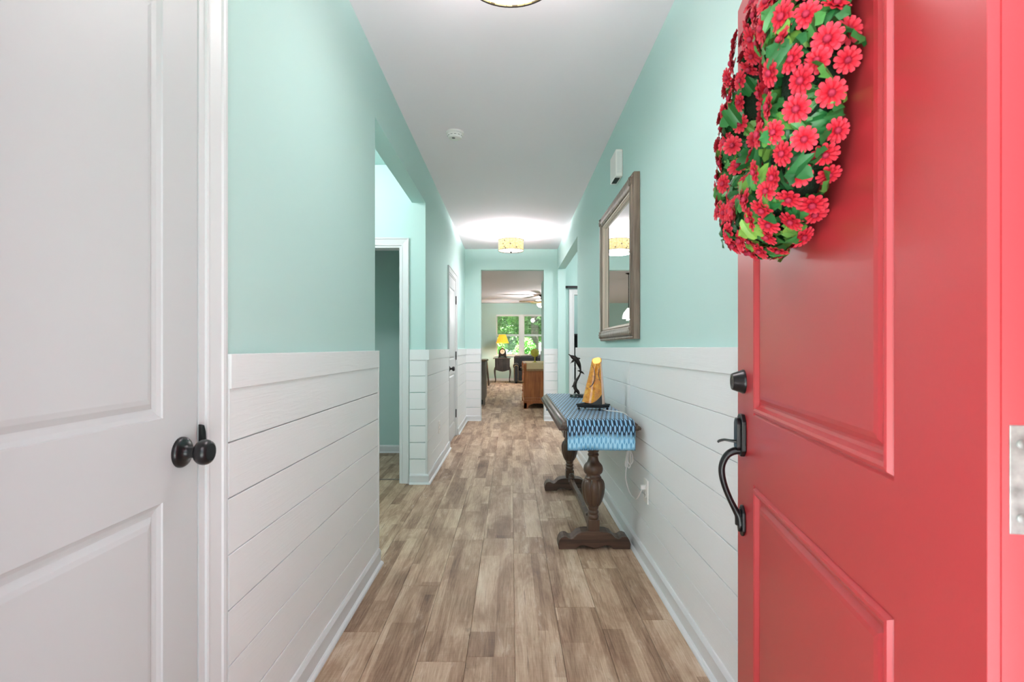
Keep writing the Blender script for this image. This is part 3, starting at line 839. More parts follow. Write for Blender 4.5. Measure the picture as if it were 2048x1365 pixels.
# mirror -------------------------------------------------------------
MY0, MY1, MZ0, MZ1 = 2.99, 4.10, 1.216, 2.178
g = thing('wall_mirror', 'rectangular mirror in a distressed brown wooden frame on the right wall', 'mirror', (XR, (MY0 + MY1) / 2, MZ0))
hw, mh = (MY1 - MY0) / 2, MZ1 - MZ0
fM = lambda u, v, h: (-h, u, v)
rect = [(-hw, 0), (hw, 0), (hw, mh), (-hw, mh)]
MB().sweep(rect, [(0, 0.002), (0, 0.034), (0.004, 0.040), (0.010, 0.042), (0.016, 0.040), (0.020, 0.036)], fM, closed=True).build('frame_outer_bead', M['frame'], g, smooth=True)
MB().sweep(rect, [(0.018, 0.032), (0.022, 0.044), (0.030, 0.050), (0.048, 0.052), (0.064, 0.048), (0.074, 0.040), (0.078, 0.032), (0.078, 0.020)], fM, closed=True).build('frame_moulding', M['frame'], g, smooth=True)
MB().sweep(rect, [(0.077, 0.024), (0.079, 0.033), (0.084, 0.036), (0.089, 0.033), (0.091, 0.026), (0.096, 0.024), (0.100, 0.014)], fM, closed=True).build('frame_inner_bead', M['frame_in'], g, smooth=True)
cb = MB()
for (u, v) in ((-hw + 0.045, 0.045), (hw - 0.045, 0.045), (-hw + 0.045, mh - 0.045), (hw - 0.045, mh - 0.045)):
    cb = MB().ball((-0.048, u, v), 0.030, 14, 8, (0.28, 1, 1))
    for k in range(5):
        a = 2 * PI * k / 5
        cb.ball((-0.052, u + 0.018 * math.cos(a), v + 0.018 * math.sin(a)), 0.010, 8, 6, (0.6, 1, 1))
    cb.build('corner_ornament', M['frame'], g, smooth=True)
i0 = 0.098
MB().box(-0.012, -0.004, -hw + i0, hw - i0, i0, mh - i0).build('mirror_backing', M['slot'], g)
gm = MB(); b_ = 0.022
gm.sweep([(-hw + i0, i0), (hw - i0, i0), (hw - i0, mh - i0), (-hw + i0, mh - i0)], [(0, 0.0128), (b_, 0.0145)], fM, closed=True)
o = i0 + b_
gm.add([(-0.0145, -hw + o, o), (-0.0145, hw - o, o), (-0.0145, hw - o, mh - o), (-0.0145, -hw + o, mh - o)], [(0, 1, 2, 3)])
gm.build('mirror_glass', M['mirror'], g)

# ================================================================== CONSOLE TABLE
TX0, TX1, TY0, TY1, TZ = 0.262, 0.702, 2.82, 4.50, 0.769
TBL = thing('console_table', 'dark carved wooden trestle console table against the right wall', 'console table', (0.482, 3.66, 0))
tx0, tx1, ty0, ty1 = TX0 - 0.482, TX1 - 0.482, TY0 - 3.66, TY1 - 3.66
m = MB()
rect = [(tx0, ty0), (tx1, ty0), (tx1, ty1), (tx0, ty1)]
idf = lambda u, v, h: (u, v, h)
tprof = [(0.06, 0.712), (0.012, 0.712), (0.004, 0.716), (0.0, 0.724), (0.0, 0.731), (0.006, 0.737), (0.010, 0.739), (0.014, 0.748), (0.022, 0.755), (0.030, 0.758), (0.034, 0.762), (0.037, TZ - 0.001), (0.040, TZ)]
m.sweep(rect, tprof, idf, closed=True)
o = 0.040
m.add([(tx0 + o, ty0 + o, TZ), (tx1 - o, ty0 + o, TZ), (tx1 - o, ty1 - o, TZ), (tx0 + o, ty1 - o, TZ)], [(0, 1, 2, 3)])
m.build('tabletop', M['dark_wood_y'], TBL, smooth=True)
rb = MB()
n = int((ty1 - ty0) / 0.0125)
for sx, xx in ((-1, tx0), (1, tx1)):
    for k in range(n):
        yy = ty0 + (k + 0.5) * (ty1 - ty0) / n
        rb.tube([(xx - sx * 0.001, yy - 0.003, 0.7165), (xx + sx * 0.0015, yy, 0.7255), (xx - sx * 0.003, yy + 0.003, 0.7345)], [0.0028, 0.0046, 0.0028], 5)
n2 = int((tx1 - tx0) / 0.0125)
for sy, yy in ((-1, ty0), (1, ty1)):
    for k in range(n2):
        xx = tx0 + (k + 0.5) * (tx1 - tx0) / n2
        rb.tube([(xx - 0.003, yy - sy * 0.001, 0.7165), (xx, yy + sy * 0.0015, 0.7255), (xx + 0.003, yy - sy * 0.003, 0.7345)], [0.0028, 0.0046, 0.0028], 5)
rbo = rb.build('carved_edge', M['dark_wood_y'], TBL, smooth=True); rbo['kind'] = 'stuff'
ap = MB()
ap.box(tx0 + 0.05, tx0 + 0.072, ty0 + 0.09, ty1 - 0.09, 0.645, 0.713).box(tx1 - 0.072, tx1 - 0.05, ty0 + 0.09, ty1 - 0.09, 0.645, 0.713)
ap.box(tx0 + 0.05, tx1 - 0.05, ty0 + 0.09, ty0 + 0.112, 0.645, 0.713).box(tx0 + 0.05, tx1 - 0.05, ty1 - 0.112, ty1 - 0.09, 0.645, 0.713)
ap.build('apron', M['dark_wood_y'], TBL, bevel=0.002)
COLP = [(0.033, 0.160), (0.028, 0.163), (0.031, 0.170), (0.033, 0.178), (0.030, 0.186), (0.027, 0.190), (0.030, 0.196), (0.0325, 0.203), (0.029, 0.211), (0.026, 0.214), (0.029, 0.222), (0.031, 0.229), (0.029, 0.236), (0.034, 0.240)]
URN = [(0.034, 0.238), (0.041, 0.246), (0.050, 0.264), (0.058, 0.290), (0.0640, 0.318), (0.0665, 0.345), (0.0650, 0.368), (0.060, 0.384), (0.053, 0.394), (0.047, 0.399)]
UPP = [(0.047, 0.398), (0.0475, 0.406), (0.042, 0.412), (0.0395, 0.420), (0.041, 0.425), (0.047, 0.428), (0.053, 0.436), (0.0565, 0.449), (0.0565, 0.461), (0.053, 0.474), (0.046, 0.484), (0.038, 0.492), (0.032, 0.503), (0.028, 0.518), (0.027, 0.528),
       (0.031, 0.532), (0.033, 0.538), (0.030, 0.545), (0.0275, 0.549), (0.031, 0.555), (0.034, 0.562), (0.033, 0.572), (0.037, 0.580), (0.041, 0.592), (0.042, 0.600)]
foot_half = [(0.0, 0.098), (0.045, 0.100), (0.075, 0.097), (0.098, 0.088), (0.112, 0.074), (0.122, 0.064), (0.135, 0.059), (0.147, 0.062), (0.160, 0.071), (0.176, 0.073), (0.192, 0.066), (0.203, 0.050), (0.209, 0.028), (0.206, 0.0),
             (0.108, 0.0), (0.102, 0.010), (0.085, 0.020), (0.065, 0.022), (0.050, 0.020), (0.030, 0.012), (0.016, 0.010), (0.008, 0.006), (0.0, 0.004)]
foot_poly = foot_half + [(-a, b) for a, b in reversed(foot_half[1:-1])]
for yy in (3.055 - 3.66, 4.285 - 3.66):
    at = lambda x, y, z, yy=yy: (x, y + yy, z)
    leg = MB().lathe(COLP, 28, at).build('trestle_leg', M['dark_wood'], TBL, smooth=True)
    MB().lathe(URN, 80, at, lambda a, z: 1.0 + 0.10 * (abs(math.cos(4 * a)) ** 0.55 - 0.75)).build('fluted_urn', M['dark_wood'], leg, smooth=True)
    MB().lathe(UPP, 32, at).build('turned_neck', M['dark_wood'], leg, smooth=True)
    MB().box(-0.033, 0.033, yy - 0.033, yy + 0.033, 0.075, 0.162).build('leg_block', M['dark_wood'], leg, bevel=0.003)
    MB().box(-0.055, 0.055, yy - 0.045, yy + 0.045, 0.598, 0.645).build('leg_block', M['dark_wood'], leg, bevel=0.004)
    MB().box(tx0 + 0.045, tx1 - 0.045, yy - 0.04, yy + 0.04, 0.642, 0.713).build('bearer', M['dark_wood_x'], leg, bevel=0.004)
    MB().prism(foot_poly, lambda a, b, h, yy=yy: (a, yy + h, b), -0.050, 0.050).build('trestle_foot', M['dark_wood_x'], TBL, bevel=0.003)
st = MB()
sp_poly = [(-0.58, 0.075), (-0.40, 0.075), (-0.30, 0.085), (0, 0.09), (0.30, 0.085), (0.40, 0.075), (0.58, 0.075), (0.58, 0.125), (0.46, 0.130), (0.36, 0.122), (0.2, 0.125), (0, 0.132), (-0.2, 0.125), (-0.36, 0.122), (-0.46, 0.130), (-0.58, 0.125)]
st.prism(sp_poly, lambda a, b, h: (h, a + 0.01, b), -0.015, 0.015)
sto = st.build('stretcher', M['dark_wood'], TBL, bevel=0.003)
for yy in (-0.49, 0.49):      # scrolled brackets where the stretcher meets the legs
    sc_ = MB()
    for i in range(26):
        a0 = i * 0.30; a1 = (i + 1) * 0.30
        r0 = 0.052 * math.exp(-0.16 * a0); r1 = 0.052 * math.exp(-0.16 * a1)
        sgn = -1 if yy > 0 else 1
        sc_.tube([(0, yy + sgn * r0 * math.cos(a0), 0.115 + r0 * math.sin(a0)), (0, yy + sgn * r1 * math.cos(a1), 0.115 + r1 * math.sin(a1))], [0.010, 0.010], 8, flat=1.9)
    sc_.build('scroll_bracket', M['dark_wood'], sto, smooth=True)

# table runner ---------------------------------------------------------
def runner_mat():
    t = NT('blue_leaf_lattice_cloth')
    uv = t.n('ShaderNodeUVMap'); sp = t.n('ShaderNodeSeparateXYZ'); t.l(uv.outputs[0], sp.inputs[0])
    u = t.math('DIVIDE', sp.outputs[0], 0.02447)
    va = t.math('ABSOLUTE', sp.outputs[1])          # long cells in the field, short ones in the hanging ends
    v = t.math('ADD', t.math('DIVIDE', t.math('MINIMUM', va, 0.842), 0.118), t.math('DIVIDE', t.math('MAXIMUM', t.math('SUBTRACT', va, 0.842), 0.0), 0.0620))
    def ell(du, dv):
        a = t.math('SUBTRACT', t.math('FRACT', t.math('ADD', u, du)), 0.5); b = t.math('SUBTRACT', t.math('FRACT', t.math('ADD', v, dv)), 0.5)
        a = t.math('ABSOLUTE', a); b = t.math('ABSOLUTE', b)
        # pointed oval: |a| compared with a bulging width
        w = t.math('MULTIPLY', t.math('COSINE', t.math('MULTIPLY', b, PI / 0.74)), 0.30)
        w = t.math('MINIMUM', w, 0.225)
        return t.math('SUBTRACT', w, a)
    e = t.math('MAXIMUM', ell(0, 0), ell(0.5, 0.5))
    mask = t.math('MULTIPLY', t.math('ADD', e, 0.0), 22.0, clamp=True)
    stripes = t.math('MULTIPLY', t.math('SINE', t.math('MULTIPLY', sp.outputs[1], 1400.0)), 0.5)
    nz = t.noise(uv.outputs[0], 26, 3)
    cell = t.ramp(t.math('ADD', nz, t.math('MULTIPLY', stripes, 0.10)), [(0.25, srgb(96, 164, 208)), (0.75, srgb(166, 206, 236))])
    # satin sheen painted into the hanging ends: the lattice fades to pale blue
    av = t.math('ABSOLUTE', sp.outputs[1]); nz2 = t.noise(uv.outputs[0], 8, 2)
    av = t.math('ADD', av, t.math('MULTIPLY', t.math('SUBTRACT', nz2, 0.5), 0.06))
    f1 = t.math('MULTIPLY', t.math('SUBTRACT', av, 0.890), 36.0, clamp=True)
    f2 = t.math('MULTIPLY', t.math('SUBTRACT', 0.985, av), 34.0, clamp=True)
    fade = t.math('MULTIPLY', f1, f2)
    lat = t.mix(fade, t.mix(f1, srgb(9, 40, 66), srgb(36, 96, 142)), srgb(170, 222, 246))
    cell = t.mix(t.math('MULTIPLY', f1, 0.75), cell, t.ramp(nz, [(0.3, srgb(74, 152, 202)), (0.7, srgb(120, 192, 228))]))
    t.color(t.mix(mask, lat, cell))
    t.set('Roughness', 0.45); t.set('Specular IOR Level', 0.4); t.set('Sheen Weight', 0.15)
    t.bump(t.math('ADD', e, t.math('MULTIPLY', nz, 0.3)), 0.3, 0.002)
    return t.m
M['runner'] = runner_mat()
def cloth_strip(name, mat, x0, x1, prof, thick, nx=24, wob=0.0, seed=0, parent=None):
    """prof: list of (s, y, z, ny, nz) along the length; uv.x = across, uv.y = along (centred)"""
    me = bpy.data.meshes.new(name); bm = bmesh.new(); uvl = bm.loops.layers.uv.new('UVMap')
    r = random.Random(seed); ph = [r.uniform(0, 6) for _ in range(4)]
    rows = []; L = prof[-1][0]
    for (s_, y, z, ny, nz, drop) in prof:
        row = []
        for i in range(nx + 1):
            fx = i / nx
            w = wob * drop * (math.sin(fx * 7 + ph[0]) + 0.6 * math.sin(fx * 13 + ph[1] + drop * 2))
            row.append((bm.verts.new((x0 + (x1 - x0) * fx, y + ny * w, z + nz * w)), (x1 - x0) * fx, s_ - L / 2))
        rows.append(row)
    for a in range(len(rows) - 1):
        for i in range(nx):
            q = [rows[a][i], rows[a][i + 1], rows[a + 1][i + 1], rows[a + 1][i]]
            f = bm.faces.new([k[0] for k in q]); f.smooth = True
            for lp, k in zip(f.loops, q): lp[uvl].uv = (k[1], k[2])
    bm.to_mesh(me); bm.free(); me.materials.append(mat)
    o = bpy.data.objects.new(name, me); C.objects.link(o)
    so = o.modifiers.new('solid', 'SOLIDIFY'); so.thickness = thick; so.offset = 1
    if parent: o.parent = parent
    return o
def drape(y0, y1, z, drop0, drop1, rc=0.012, edge=0.0, fall=0.045):
    """profile over a tabletop whose moulded edge steps down and out"""
    P = []
    n = 10
    P += [(y0 - edge, z - drop0 + drop0 * 0.98 * i / n * 0.9, 1 - i / n) for i in range(n)]
    P += [(y0 - edge * 0.8, z - 0.025, 0.05), (y0 - edge * 0.35, z - 0.008, 0), (y0 + 0.012, z, 0)]
    k = 30
    P += [(y0 + 0.012 + (y1 - y0 - 0.024) * i / k, z, 0) for i in range(1, k)]
    P += [(y1 - 0.012, z, 0), (y1 + edge * 0.35, z - 0.008, 0), (y1 + edge * 0.8, z - 0.025, 0.05)]
    P += [(y1 + edge, z - drop1 + drop1 * 0.98 * i / n * 0.9, 1 - i / n) for i in range(n - 1, -1, -1)]
    out = []; s_ = 0
    for i, (y, zz, dr) in enumerate(P):
        if i: s_ += math.hypot(y - P[i - 1][0], zz - P[i - 1][1])
        ny = -1 if i < 12 else (1 if i > len(P) - 12 else 0)
        out.append((s_, y, zz, ny, 0, dr))
    return out
ro = cloth_strip('table_runner', M['runner'], -0.177, 0.189, drape(ty0 + 0.036, ty1 - 0.036, 0.0, 0.160, 0.150, edge=0.043), 0.0022, 30, 0.004, 3)
ro.location = (0.482, 3.66, TZ + 0.0005)
tag(ro, 'blue leaf-patterned table runner draped along the dark console table', 'table runner')

# dolphin statue --------------------------------------------------------
DS = thing('dolphin_statue', 'dark bronze statue of two leaping dolphins on the console table', 'statue', (0.530, 4.14, TZ + 0.0032))
MB().lathe([(0.062, 0.0), (0.064, 0.004), (0.060, 0.020), (0.055, 0.024), (0.001, 0.0245)], 28).build('stone_base', M['marble'], DS, smooth=True)
def dolphin(name, path, rad, parent, fins):
    p = spline(path, 6); r = lerp_list(rad, 6)
    b = MB().tube(p, r, 12, flat=0.9)
    o = b.build(name, M['bronze'], parent, smooth=True)
    for nm, base, tip, w, th in fins:
        base, tip = Vector(base), Vector(tip); dd = tip - base
        pp = [base, base + dd * 0.5 + Vector((0, 0.002, 0.004)), tip]
        MB().tube(pp, [w, w * 0.7, w * 0.12], 8, flat=th).build(nm, M['bronze'], o, smooth=True)
dolphin('upper_dolphin', [(-0.073, 0, 0.342), (-0.058, 0, 0.330), (-0.040, 0, 0.318), (-0.010, 0.004, 0.297), (0.010, 0.008, 0.262), (0.021, 0.01, 0.228), (0.026, 0.01, 0.205), (0.030, 0.01, 0.196)],
        [0.003, 0.0055, 0.0155, 0.0205, 0.0165, 0.009, 0.005, 0.004], DS,
        [('fin', (-0.022, -0.006, 0.300), (-0.060, -0.020, 0.268), 0.009, 0.35), ('fin', (-0.014, 0.012, 0.300), (-0.040, 0.034, 0.270), 0.009, 0.35),
         ('fin', (0.002, 0.006, 0.298), (0.022, 0.008, 0.306), 0.012, 0.3), ('fluke', (0.028, 0.01, 0.199), (0.054, 0.004, 0.180), 0.009, 0.35), ('fluke', (0.028, 0.01, 0.199), (0.000, 0.022, 0.208), 0.009, 0.35)])
dolphin('lower_dolphin', [(0.024, 0.01, 0.202), (0.018, 0.012, 0.176), (0.004, 0.014, 0.150), (-0.014, 0.012, 0.122), (-0.022, 0.008, 0.090), (-0.016, 0.002, 0.062), (0.000, -0.004, 0.038), (0.014, -0.006, 0.020)],
        [0.005, 0.006, 0.009, 0.013, 0.016, 0.0145, 0.010, 0.006], DS,
        [('fin', (-0.014, 0, 0.060), (-0.034, -0.016, 0.022), 0.009, 0.35), ('fin', (-0.006, 0.01, 0.058), (0.022, 0.026, 0.030), 0.009, 0.35), ('fin', (-0.026, 0.01, 0.092), (-0.046, 0.012, 0.076), 0.010, 0.3)])

# amber lamp sculpture ---------------------------------------------------
def amber_mat():
    t = NT('amber_glass')
    v = t.coord('Object', (9, 9, 13))
    nz = t.noise(v, 1.0, 5, 0.62, 2.2); n2 = t.noise(v, 4.5, 4, 0.6, 1.0)
    f = t.math('ADD', t.math('MULTIPLY', nz, 0.75), t.math('MULTIPLY', n2, 0.25))
    t.color(t.ramp(f, [(0.30, srgb(120, 58, 6)), (0.45, srgb(204, 122, 14)), (0.6, srgb(236, 166, 44)), (0.75, srgb(248, 208, 110))]))
    _amb = t.b.inputs['Base Color'].links[0].from_socket
    sp = t.n('ShaderNodeSeparateXYZ'); tc = t.n('ShaderNodeTexCoord'); t.l(tc.outputs['Object'], sp.inputs[0])
    q = t.math('MAXIMUM', t.math('ADD', sp.outputs[0], 0.03), 0.0)
    lim = t.math('ADD', t.math('MULTIPLY', t.math('MULTIPLY', q, q), 9.0), 0.046)
    t.color(t.mix(t.math('MULTIPLY', t.math('SUBTRACT', lim, sp.outputs[2]), 300.0, clamp=True), _amb, srgb(24, 18, 14)))
    t.set('Roughness', 0.08); t.set('Specular IOR Level', 0.8); t.set('Coat Weight', 0.6); t.set('Coat Roughness', 0.04)
    tb = t.noise(t.coord('Object', (1, 1, 1)), 12, 2); t.bump(tb, 0.1, 0.004)
    return t.m
M['amber'] = amber_mat()
M['pale_glass'] = simple('pale_rose_glass', srgb(226, 196, 176), 0.15, spec=0.8, vary=(14, 0.15, (1, 1, 1)))
AL = thing('amber_sculpture_lamp', 'tapered amber glass sculpture lamp on a black footed tray, on the console table', 'table lamp', (0.520, 3.30, TZ + 0.0032), 0.0)
tr = [(-0.105, -0.010), (0.035, -0.075), (0.100, -0.025), (0.060, 0.060), (-0.050, 0.065)]
tm = MB().prism(tr, lambda a, b, h: (a, b, h), 0.016, 0.030)
tray = tm.build('tray', M['black'], AL, bevel=0.004)
trr = MB().sweep(tr, [(0.0, 0.028), (-0.004, 0.033), (0.0, 0.039), (0.007, 0.039), (0.010, 0.033), (0.010, 0.028)], lambda a, b, h: (a, b, h), closed=True)
trr.build('tray_rim', M['black'], tray, smooth=True)
for (a, b) in tr: MB().ball((a * 0.86, b * 0.86, 0.008), 0.0080, 10, 8).build('ball_foot', M['black'], tray, smooth=True)
def loft(rings, closed_bottom=True):
    m = MB(); n = len(rings[0])
    for r in rings: m.v += r
    for i in range(len(rings) - 1):
        for k in range(n):
            m.f.append((i * n + k, i * n + (k + 1) % n, (i + 1) * n + (k + 1) % n, (i + 1) * n + k))
    if closed_bottom: m.f.append(tuple(range(n - 1, -1, -1)))
    return m
def amber_ring(t_):
    """three-sided rounded section shrinking upward; t_ 0 bottom .. 1 top"""
    w = 0.072 * (1 - t_) + 0.030 * t_; dp = 0.050 * (1 - t_) + 0.024 * t_
    cx = 0.000 * (1 - t_) + 0.022 * t_
    z = 0.040 + 0.268 * t_
    out = []
    for k in range(40):
        a = 2 * PI * k / 40
        ca, sa = math.cos(a), math.sin(a)
        x = cx + w * (abs(ca) ** 0.75) * math.copysign(1, ca)
        y = dp * (abs(sa) ** 0.75) * math.copysign(1, sa) * (1.0 if sa < 0 else 0.75)
        tilt = 0.16 * (t_ ** 6) + (-0.16 * (1 - t_) ** 8)
        out.append((x, y, z + tilt * (x - cx) + 0.85 * (t_ ** 7) * (y + 0.006)))
    return out
rings = [amber_ring(i / 24) for i in range(25)]
inner = [[(0.022 + (x - 0.022) * 0.86, y * 0.82, z - d_) for x, y, z in rings[-1]] for d_ in (0.0, 0.012, 0.05)]
body = loft(rings + inner[:1]).build('amber_body', M['amber'], AL, smooth=True)
liner = MB(); ln_ = [[(0.022 + (x - 0.022) * k_, y * k_, z - d_) for x, y, z in inner[0]] for k_, d_ in ((1.0, 0.0), (0.97, 0.010), (0.85, 0.03), (0.45, 0.045))]
loft(ln_[::-1]).build('glowing_liner', emis('lit_lamp_liner', srgb(250, 206, 120), 0.6), body, smooth=True)
def on_front(fx, t_):
    r = amber_ring(t_); w = 0.072 * (1 - t_) + 0.030 * t_; cx = 0.022 * t_
    x = cx + fx * w
    best = min((p for p in r if p[1] <= 0), key=lambda p: abs(p[0] - x))
    return (x, best[1] - 0.0005, best[2])
def strand(name, pts, rad):
    pp = spline([on_front(a, b) for a, b in pts], 6)
    MB().tube(pp, lerp_list(rad, 6), 8).build(name, M['dark_wood'], body, smooth=True)
strand('dark_vein', [(-0.86, 0.93), (-0.40, 0.82), (-0.18, 0.66), (-0.24, 0.52), (-0.50, 0.42), (-0.93, 0.34)], [0.0012, 0.002, 0.003, 0.003, 0.003, 0.0015])
strand('dark_vein', [(0.62, 0.90), (0.40, 0.80), (0.34, 0.68), (0.50, 0.56), (0.66, 0.50)], [0.001, 0.002, 0.003, 0.002, 0.001])
# pale right facet wrapped around the right side of the body
pv = []; cols = 9
for i in range(25):
    r = rings[i]
    for k in range(cols):
        idx = (-6 + k) % 40
        x, y, z = r[idx]
        cx = 0.022 * (i / 24)
        pv.append((cx + (x - cx) * 1.03, y * 1.03, z))
pm = MB(); pm.v = pv
for i in range(24):
    for k in range(cols - 1): pm.f.append((i * cols + k, i * cols + k + 1, (i + 1) * cols + k + 1, (i + 1) * cols + k))
pm.build('pale_facet', M['pale_glass'], body, smooth=True)

# cord -----------------------------------------------------------------
PC = thing('power_cord', 'white power cord running from the amber lamp down to the wall outlet', 'cord', (0.70, 3.0, 0.5))
oc = Vector((0.70, 3.0, 0.5))
def rel(ps): return [Vector(p) - oc for p in ps]
main = [(0.575, 3.262, 0.7760), (0.600, 3.215, 0.7750), (0.632, 3.195, 0.7745), (0.655, 3.155, 0.7745), (0.676, 3.120, 0.7720), (0.692, 3.105, 0.7600), (0.7065, 3.095, 0.738), (0.7100, 3.09, 0.700), (0.706, 3.085, 0.640), (0.698, 3.080, 0.575), (0.694, 3.078, 0.54), (0.688, 3.075, 0.49), (0.677, 3.07, 0.440), (0.672, 3.05, 0.395), (0.678, 3.02, 0.350), (0.688, 2.97, 0.318), (0.696, 2.90, 0.322), (0.699, 2.84, 0.360), (0.700, 2.79, 0.402), (0.704, 2.776, 0.415)]
MB().tube(spline(rel(main), 8), 0.0034, 8).build('cord_lead', M['cord'], PC, smooth=True)
for k, (dx, dz) in enumerate(((0.008, 0.455), (-0.010, 0.462), (0.016, 0.475))):
    lp = [(0.696, 3.08, 0.585), (0.694 + dx * 1.2, 3.074 - 0.004 * k, 0.53), (0.690 + dx * 1.7, 3.070, dz + 0.02), (0.686 + dx, 3.068, dz), (0.682 + dx * 0.4, 3.070, dz + 0.02), (0.690, 3.076, 0.53), (0.696, 3.08, 0.59)]
    MB().tube(spline(rel(lp), 8), 0.0032, 8).build('cord_loop', M['cord'], PC, smooth=True)
tw = [(0.695 + 0.0085 * math.cos(i * 0.9), 3.078 + 0.0085 * math.sin(i * 0.9), 0.555 + i * 0.0016) for i in range(26)]
MB().tube(rel(tw), 0.0030, 7).build('cord_wrap', M['cord'], PC, smooth=True)
MB().box(0.680 - oc.x, 0.690 - oc.x, 3.068 - oc.y, 3.082 - oc.y, 0.522 - oc.z, 0.556 - oc.z).build('inline_switch', M['cord'], PC, bevel=0.004)
MB().box(0.690 - oc.x, 0.7145 - oc.x, 2.766 - oc.y, 2.790 - oc.y, 0.408 - oc.z, 0.432 - oc.z).build('plug', M['cord'], PC, bevel=0.005)

# ================================================================== LIVING ROOM
# sideboard --------------------------------------------------------------
SB = thing('oak_sideboard', 'orange oak sideboard with bracket feet beyond the hall doorway', 'sideboard', (0.50, 9.94, 0))
x0, x1, L = -0.225, 0.238, 1.55
MB().box(x0, x1, 0.02, L, 0.20, 0.835).build('sideboard_body', M['oak'], SB, bevel=0.004)
MB().box(x0 - 0.03, x1, -0.015, L + 0.03, 0.835, 0.869).build('sideboard_top', M['oak'], SB, bevel=0.008, seg=3)
pl = MB().box(x0 - 0.02, x1, 0.005, L + 0.015, 0.155, 0.21).box(x0 - 0.035, x1, -0.008, L + 0.025, 0.11, 0.16)
pl.build('plinth', M['oak'], SB, bevel=0.008)
arch = [(x0 - 0.03, 0.0), (x0 + 0.05, 0.0), (x0 + 0.06, 0.055), (x0 + 0.10, 0.075), (x0 + 0.16, 0.10), (x1 - 0.16, 0.10), (x1 - 0.10, 0.075), (x1 - 0.06, 0.055), (x1 - 0.05, 0.0), (x1, 0.0), (x1, 0.115), (x0 - 0.03, 0.115)]
MB().prism(arch, lambda a, b, h: (a, h, b), -0.006, 0.03).build('bracket_foot', M['oak'], SB)
for yy in (0.0, L - 0.07):
    MB().box(x0 - 0.033, x0 + 0.03, yy - 0.006, yy + 0.08, 0.0, 0.115).build('bracket_foot', M['oak'], SB, bevel=0.006)
for k in range(3):
    ya = 0.10 + k * 0.47
    dd = MB().box(x0 - 0.016, x0 + 0.002, ya, ya + 0.43, 0.25, 0.62).build('cabinet_door', M['oak'], SB, bevel=0.006)
    MB().ball((x0 - 0.026, ya + 0.39, 0.45), 0.012, 10, 6).build('door_knob', M['brass'], dd, smooth=True)
    dd = MB().box(x0 - 0.016, x0 + 0.002, ya, ya + 0.43, 0.65, 0.80).build('drawer', M['oak'], SB, bevel=0.006)
    MB().ball((x0 - 0.026, ya + 0.215, 0.725), 0.012, 10, 6).build('drawer_knob', M['brass'], dd, smooth=True)
for yy in (0.045, L - 0.045):
    MB().lathe([(0.030, 0.21), (0.034, 0.23), (0.026, 0.25), (0.024, 0.42), (0.034, 0.52), (0.026, 0.62), (0.030, 0.74), (0.040, 0.80), (0.036, 0.835)], 16, lambda a, b, c: (x0 + a, yy + b, c)).build('corner_column', M['oak'], SB, smooth=True)
cl = cloth_strip('sideboard_cloth', M['linen'], -0.205, 0.225, drape(-0.022, L + 0.03, 0.0, 0.115, 0.115, edge=0.006), 0.002, 16, 0.003, 8)
cl.location = (0.50, 9.94, 0.8700)
tag(cl, 'beige fringed cloth lying over the top of the oak sideboard', 'table cloth')
fr_ = MB()
for k in range(44):
    xx = -0.203 + 0.426 * k / 43
    for yy in (-0.0305, L + 0.036):
        fr_.tube([(xx, yy, -0.112), (xx + rng.uniform(-0.002, 0.002), yy - 0.001, -0.150)], [0.0022, 0.0014], 4)
fo = fr_.build('fringe', M['linen'], cl); fo['kind'] = 'stuff'
GB = thing('glass_goblet', 'yellow-green pressed glass goblet on the oak sideboard', 'goblet', (0.475, 10.35, 0.8725))
MB().lathe([(0.050, 0.0), (0.050, 0.004), (0.030, 0.010), (0.012, 0.022), (0.009, 0.05), (0.014, 0.075), (0.010, 0.095), (0.016, 0.110)], 20).build('stem', M['yellow_glass'], GB, smooth=True)
MB().lathe([(0.016, 0.108), (0.045, 0.120), (0.068, 0.145), (0.076, 0.175), (0.074, 0.200), (0.070, 0.198), (0.071, 0.175), (0.062, 0.148), (0.040, 0.126), (0.001, 0.118)], 48, None, lambda a, z: 1 + 0.05 * math.cos(12 * a)).build('bowl', M['yellow_glass'], GB, smooth=True)
MB().lathe([(0.078, 0.198), (0.080, 0.215), (0.070, 0.245), (0.050, 0.262), (0.015, 0.272), (0.008, 0.282), (0.001, 0.286)], 48, None, lambda a, z: 1 + 0.05 * math.cos(12 * a)).build('lid', M['yellow_glass'], GB, smooth=True)
# white chair behind the sideboard
WC_ = thing('white_slat_chair', 'white wooden slat-back chair past the wall corner behind the oak sideboard', 'chair', (0.985, 14.0, 0))
for sx in (-0.19, 0.19):
    MB().tube([(sx, -0.18, 0.0), (sx, -0.19, 0.45), (sx, -0.235, 1.05)], 0.020, 8).build('leg', M['white'], WC_, smooth=True)
    MB().tube([(sx, 0.20, 0.0), (sx, 0.20, 0.44)], 0.018, 8).build('leg', M['white'], WC_, smooth=True)
MB().box(-0.21, 0.21, -0.21, 0.23, 0.435, 0.465).build('seat', M['white'], WC_, bevel=0.01)
MB().box(-0.21, 0.21, -0.255, -0.225, 0.98, 1.085).build('top_rail', M['white'], WC_, bevel=0.01)
MB().box(-0.19, 0.19, -0.215, -0.195, 0.54, 0.58).build('lower_rail', M['white'], WC_, bevel=0.005)
for k in range(5):
    MB().box(-0.145 + k * 0.0725 - 0.016, -0.145 + k * 0.0725 + 0.016, -0.232, -0.218, 0.57, 0.99).build('back_slat', M['white'], WC_)

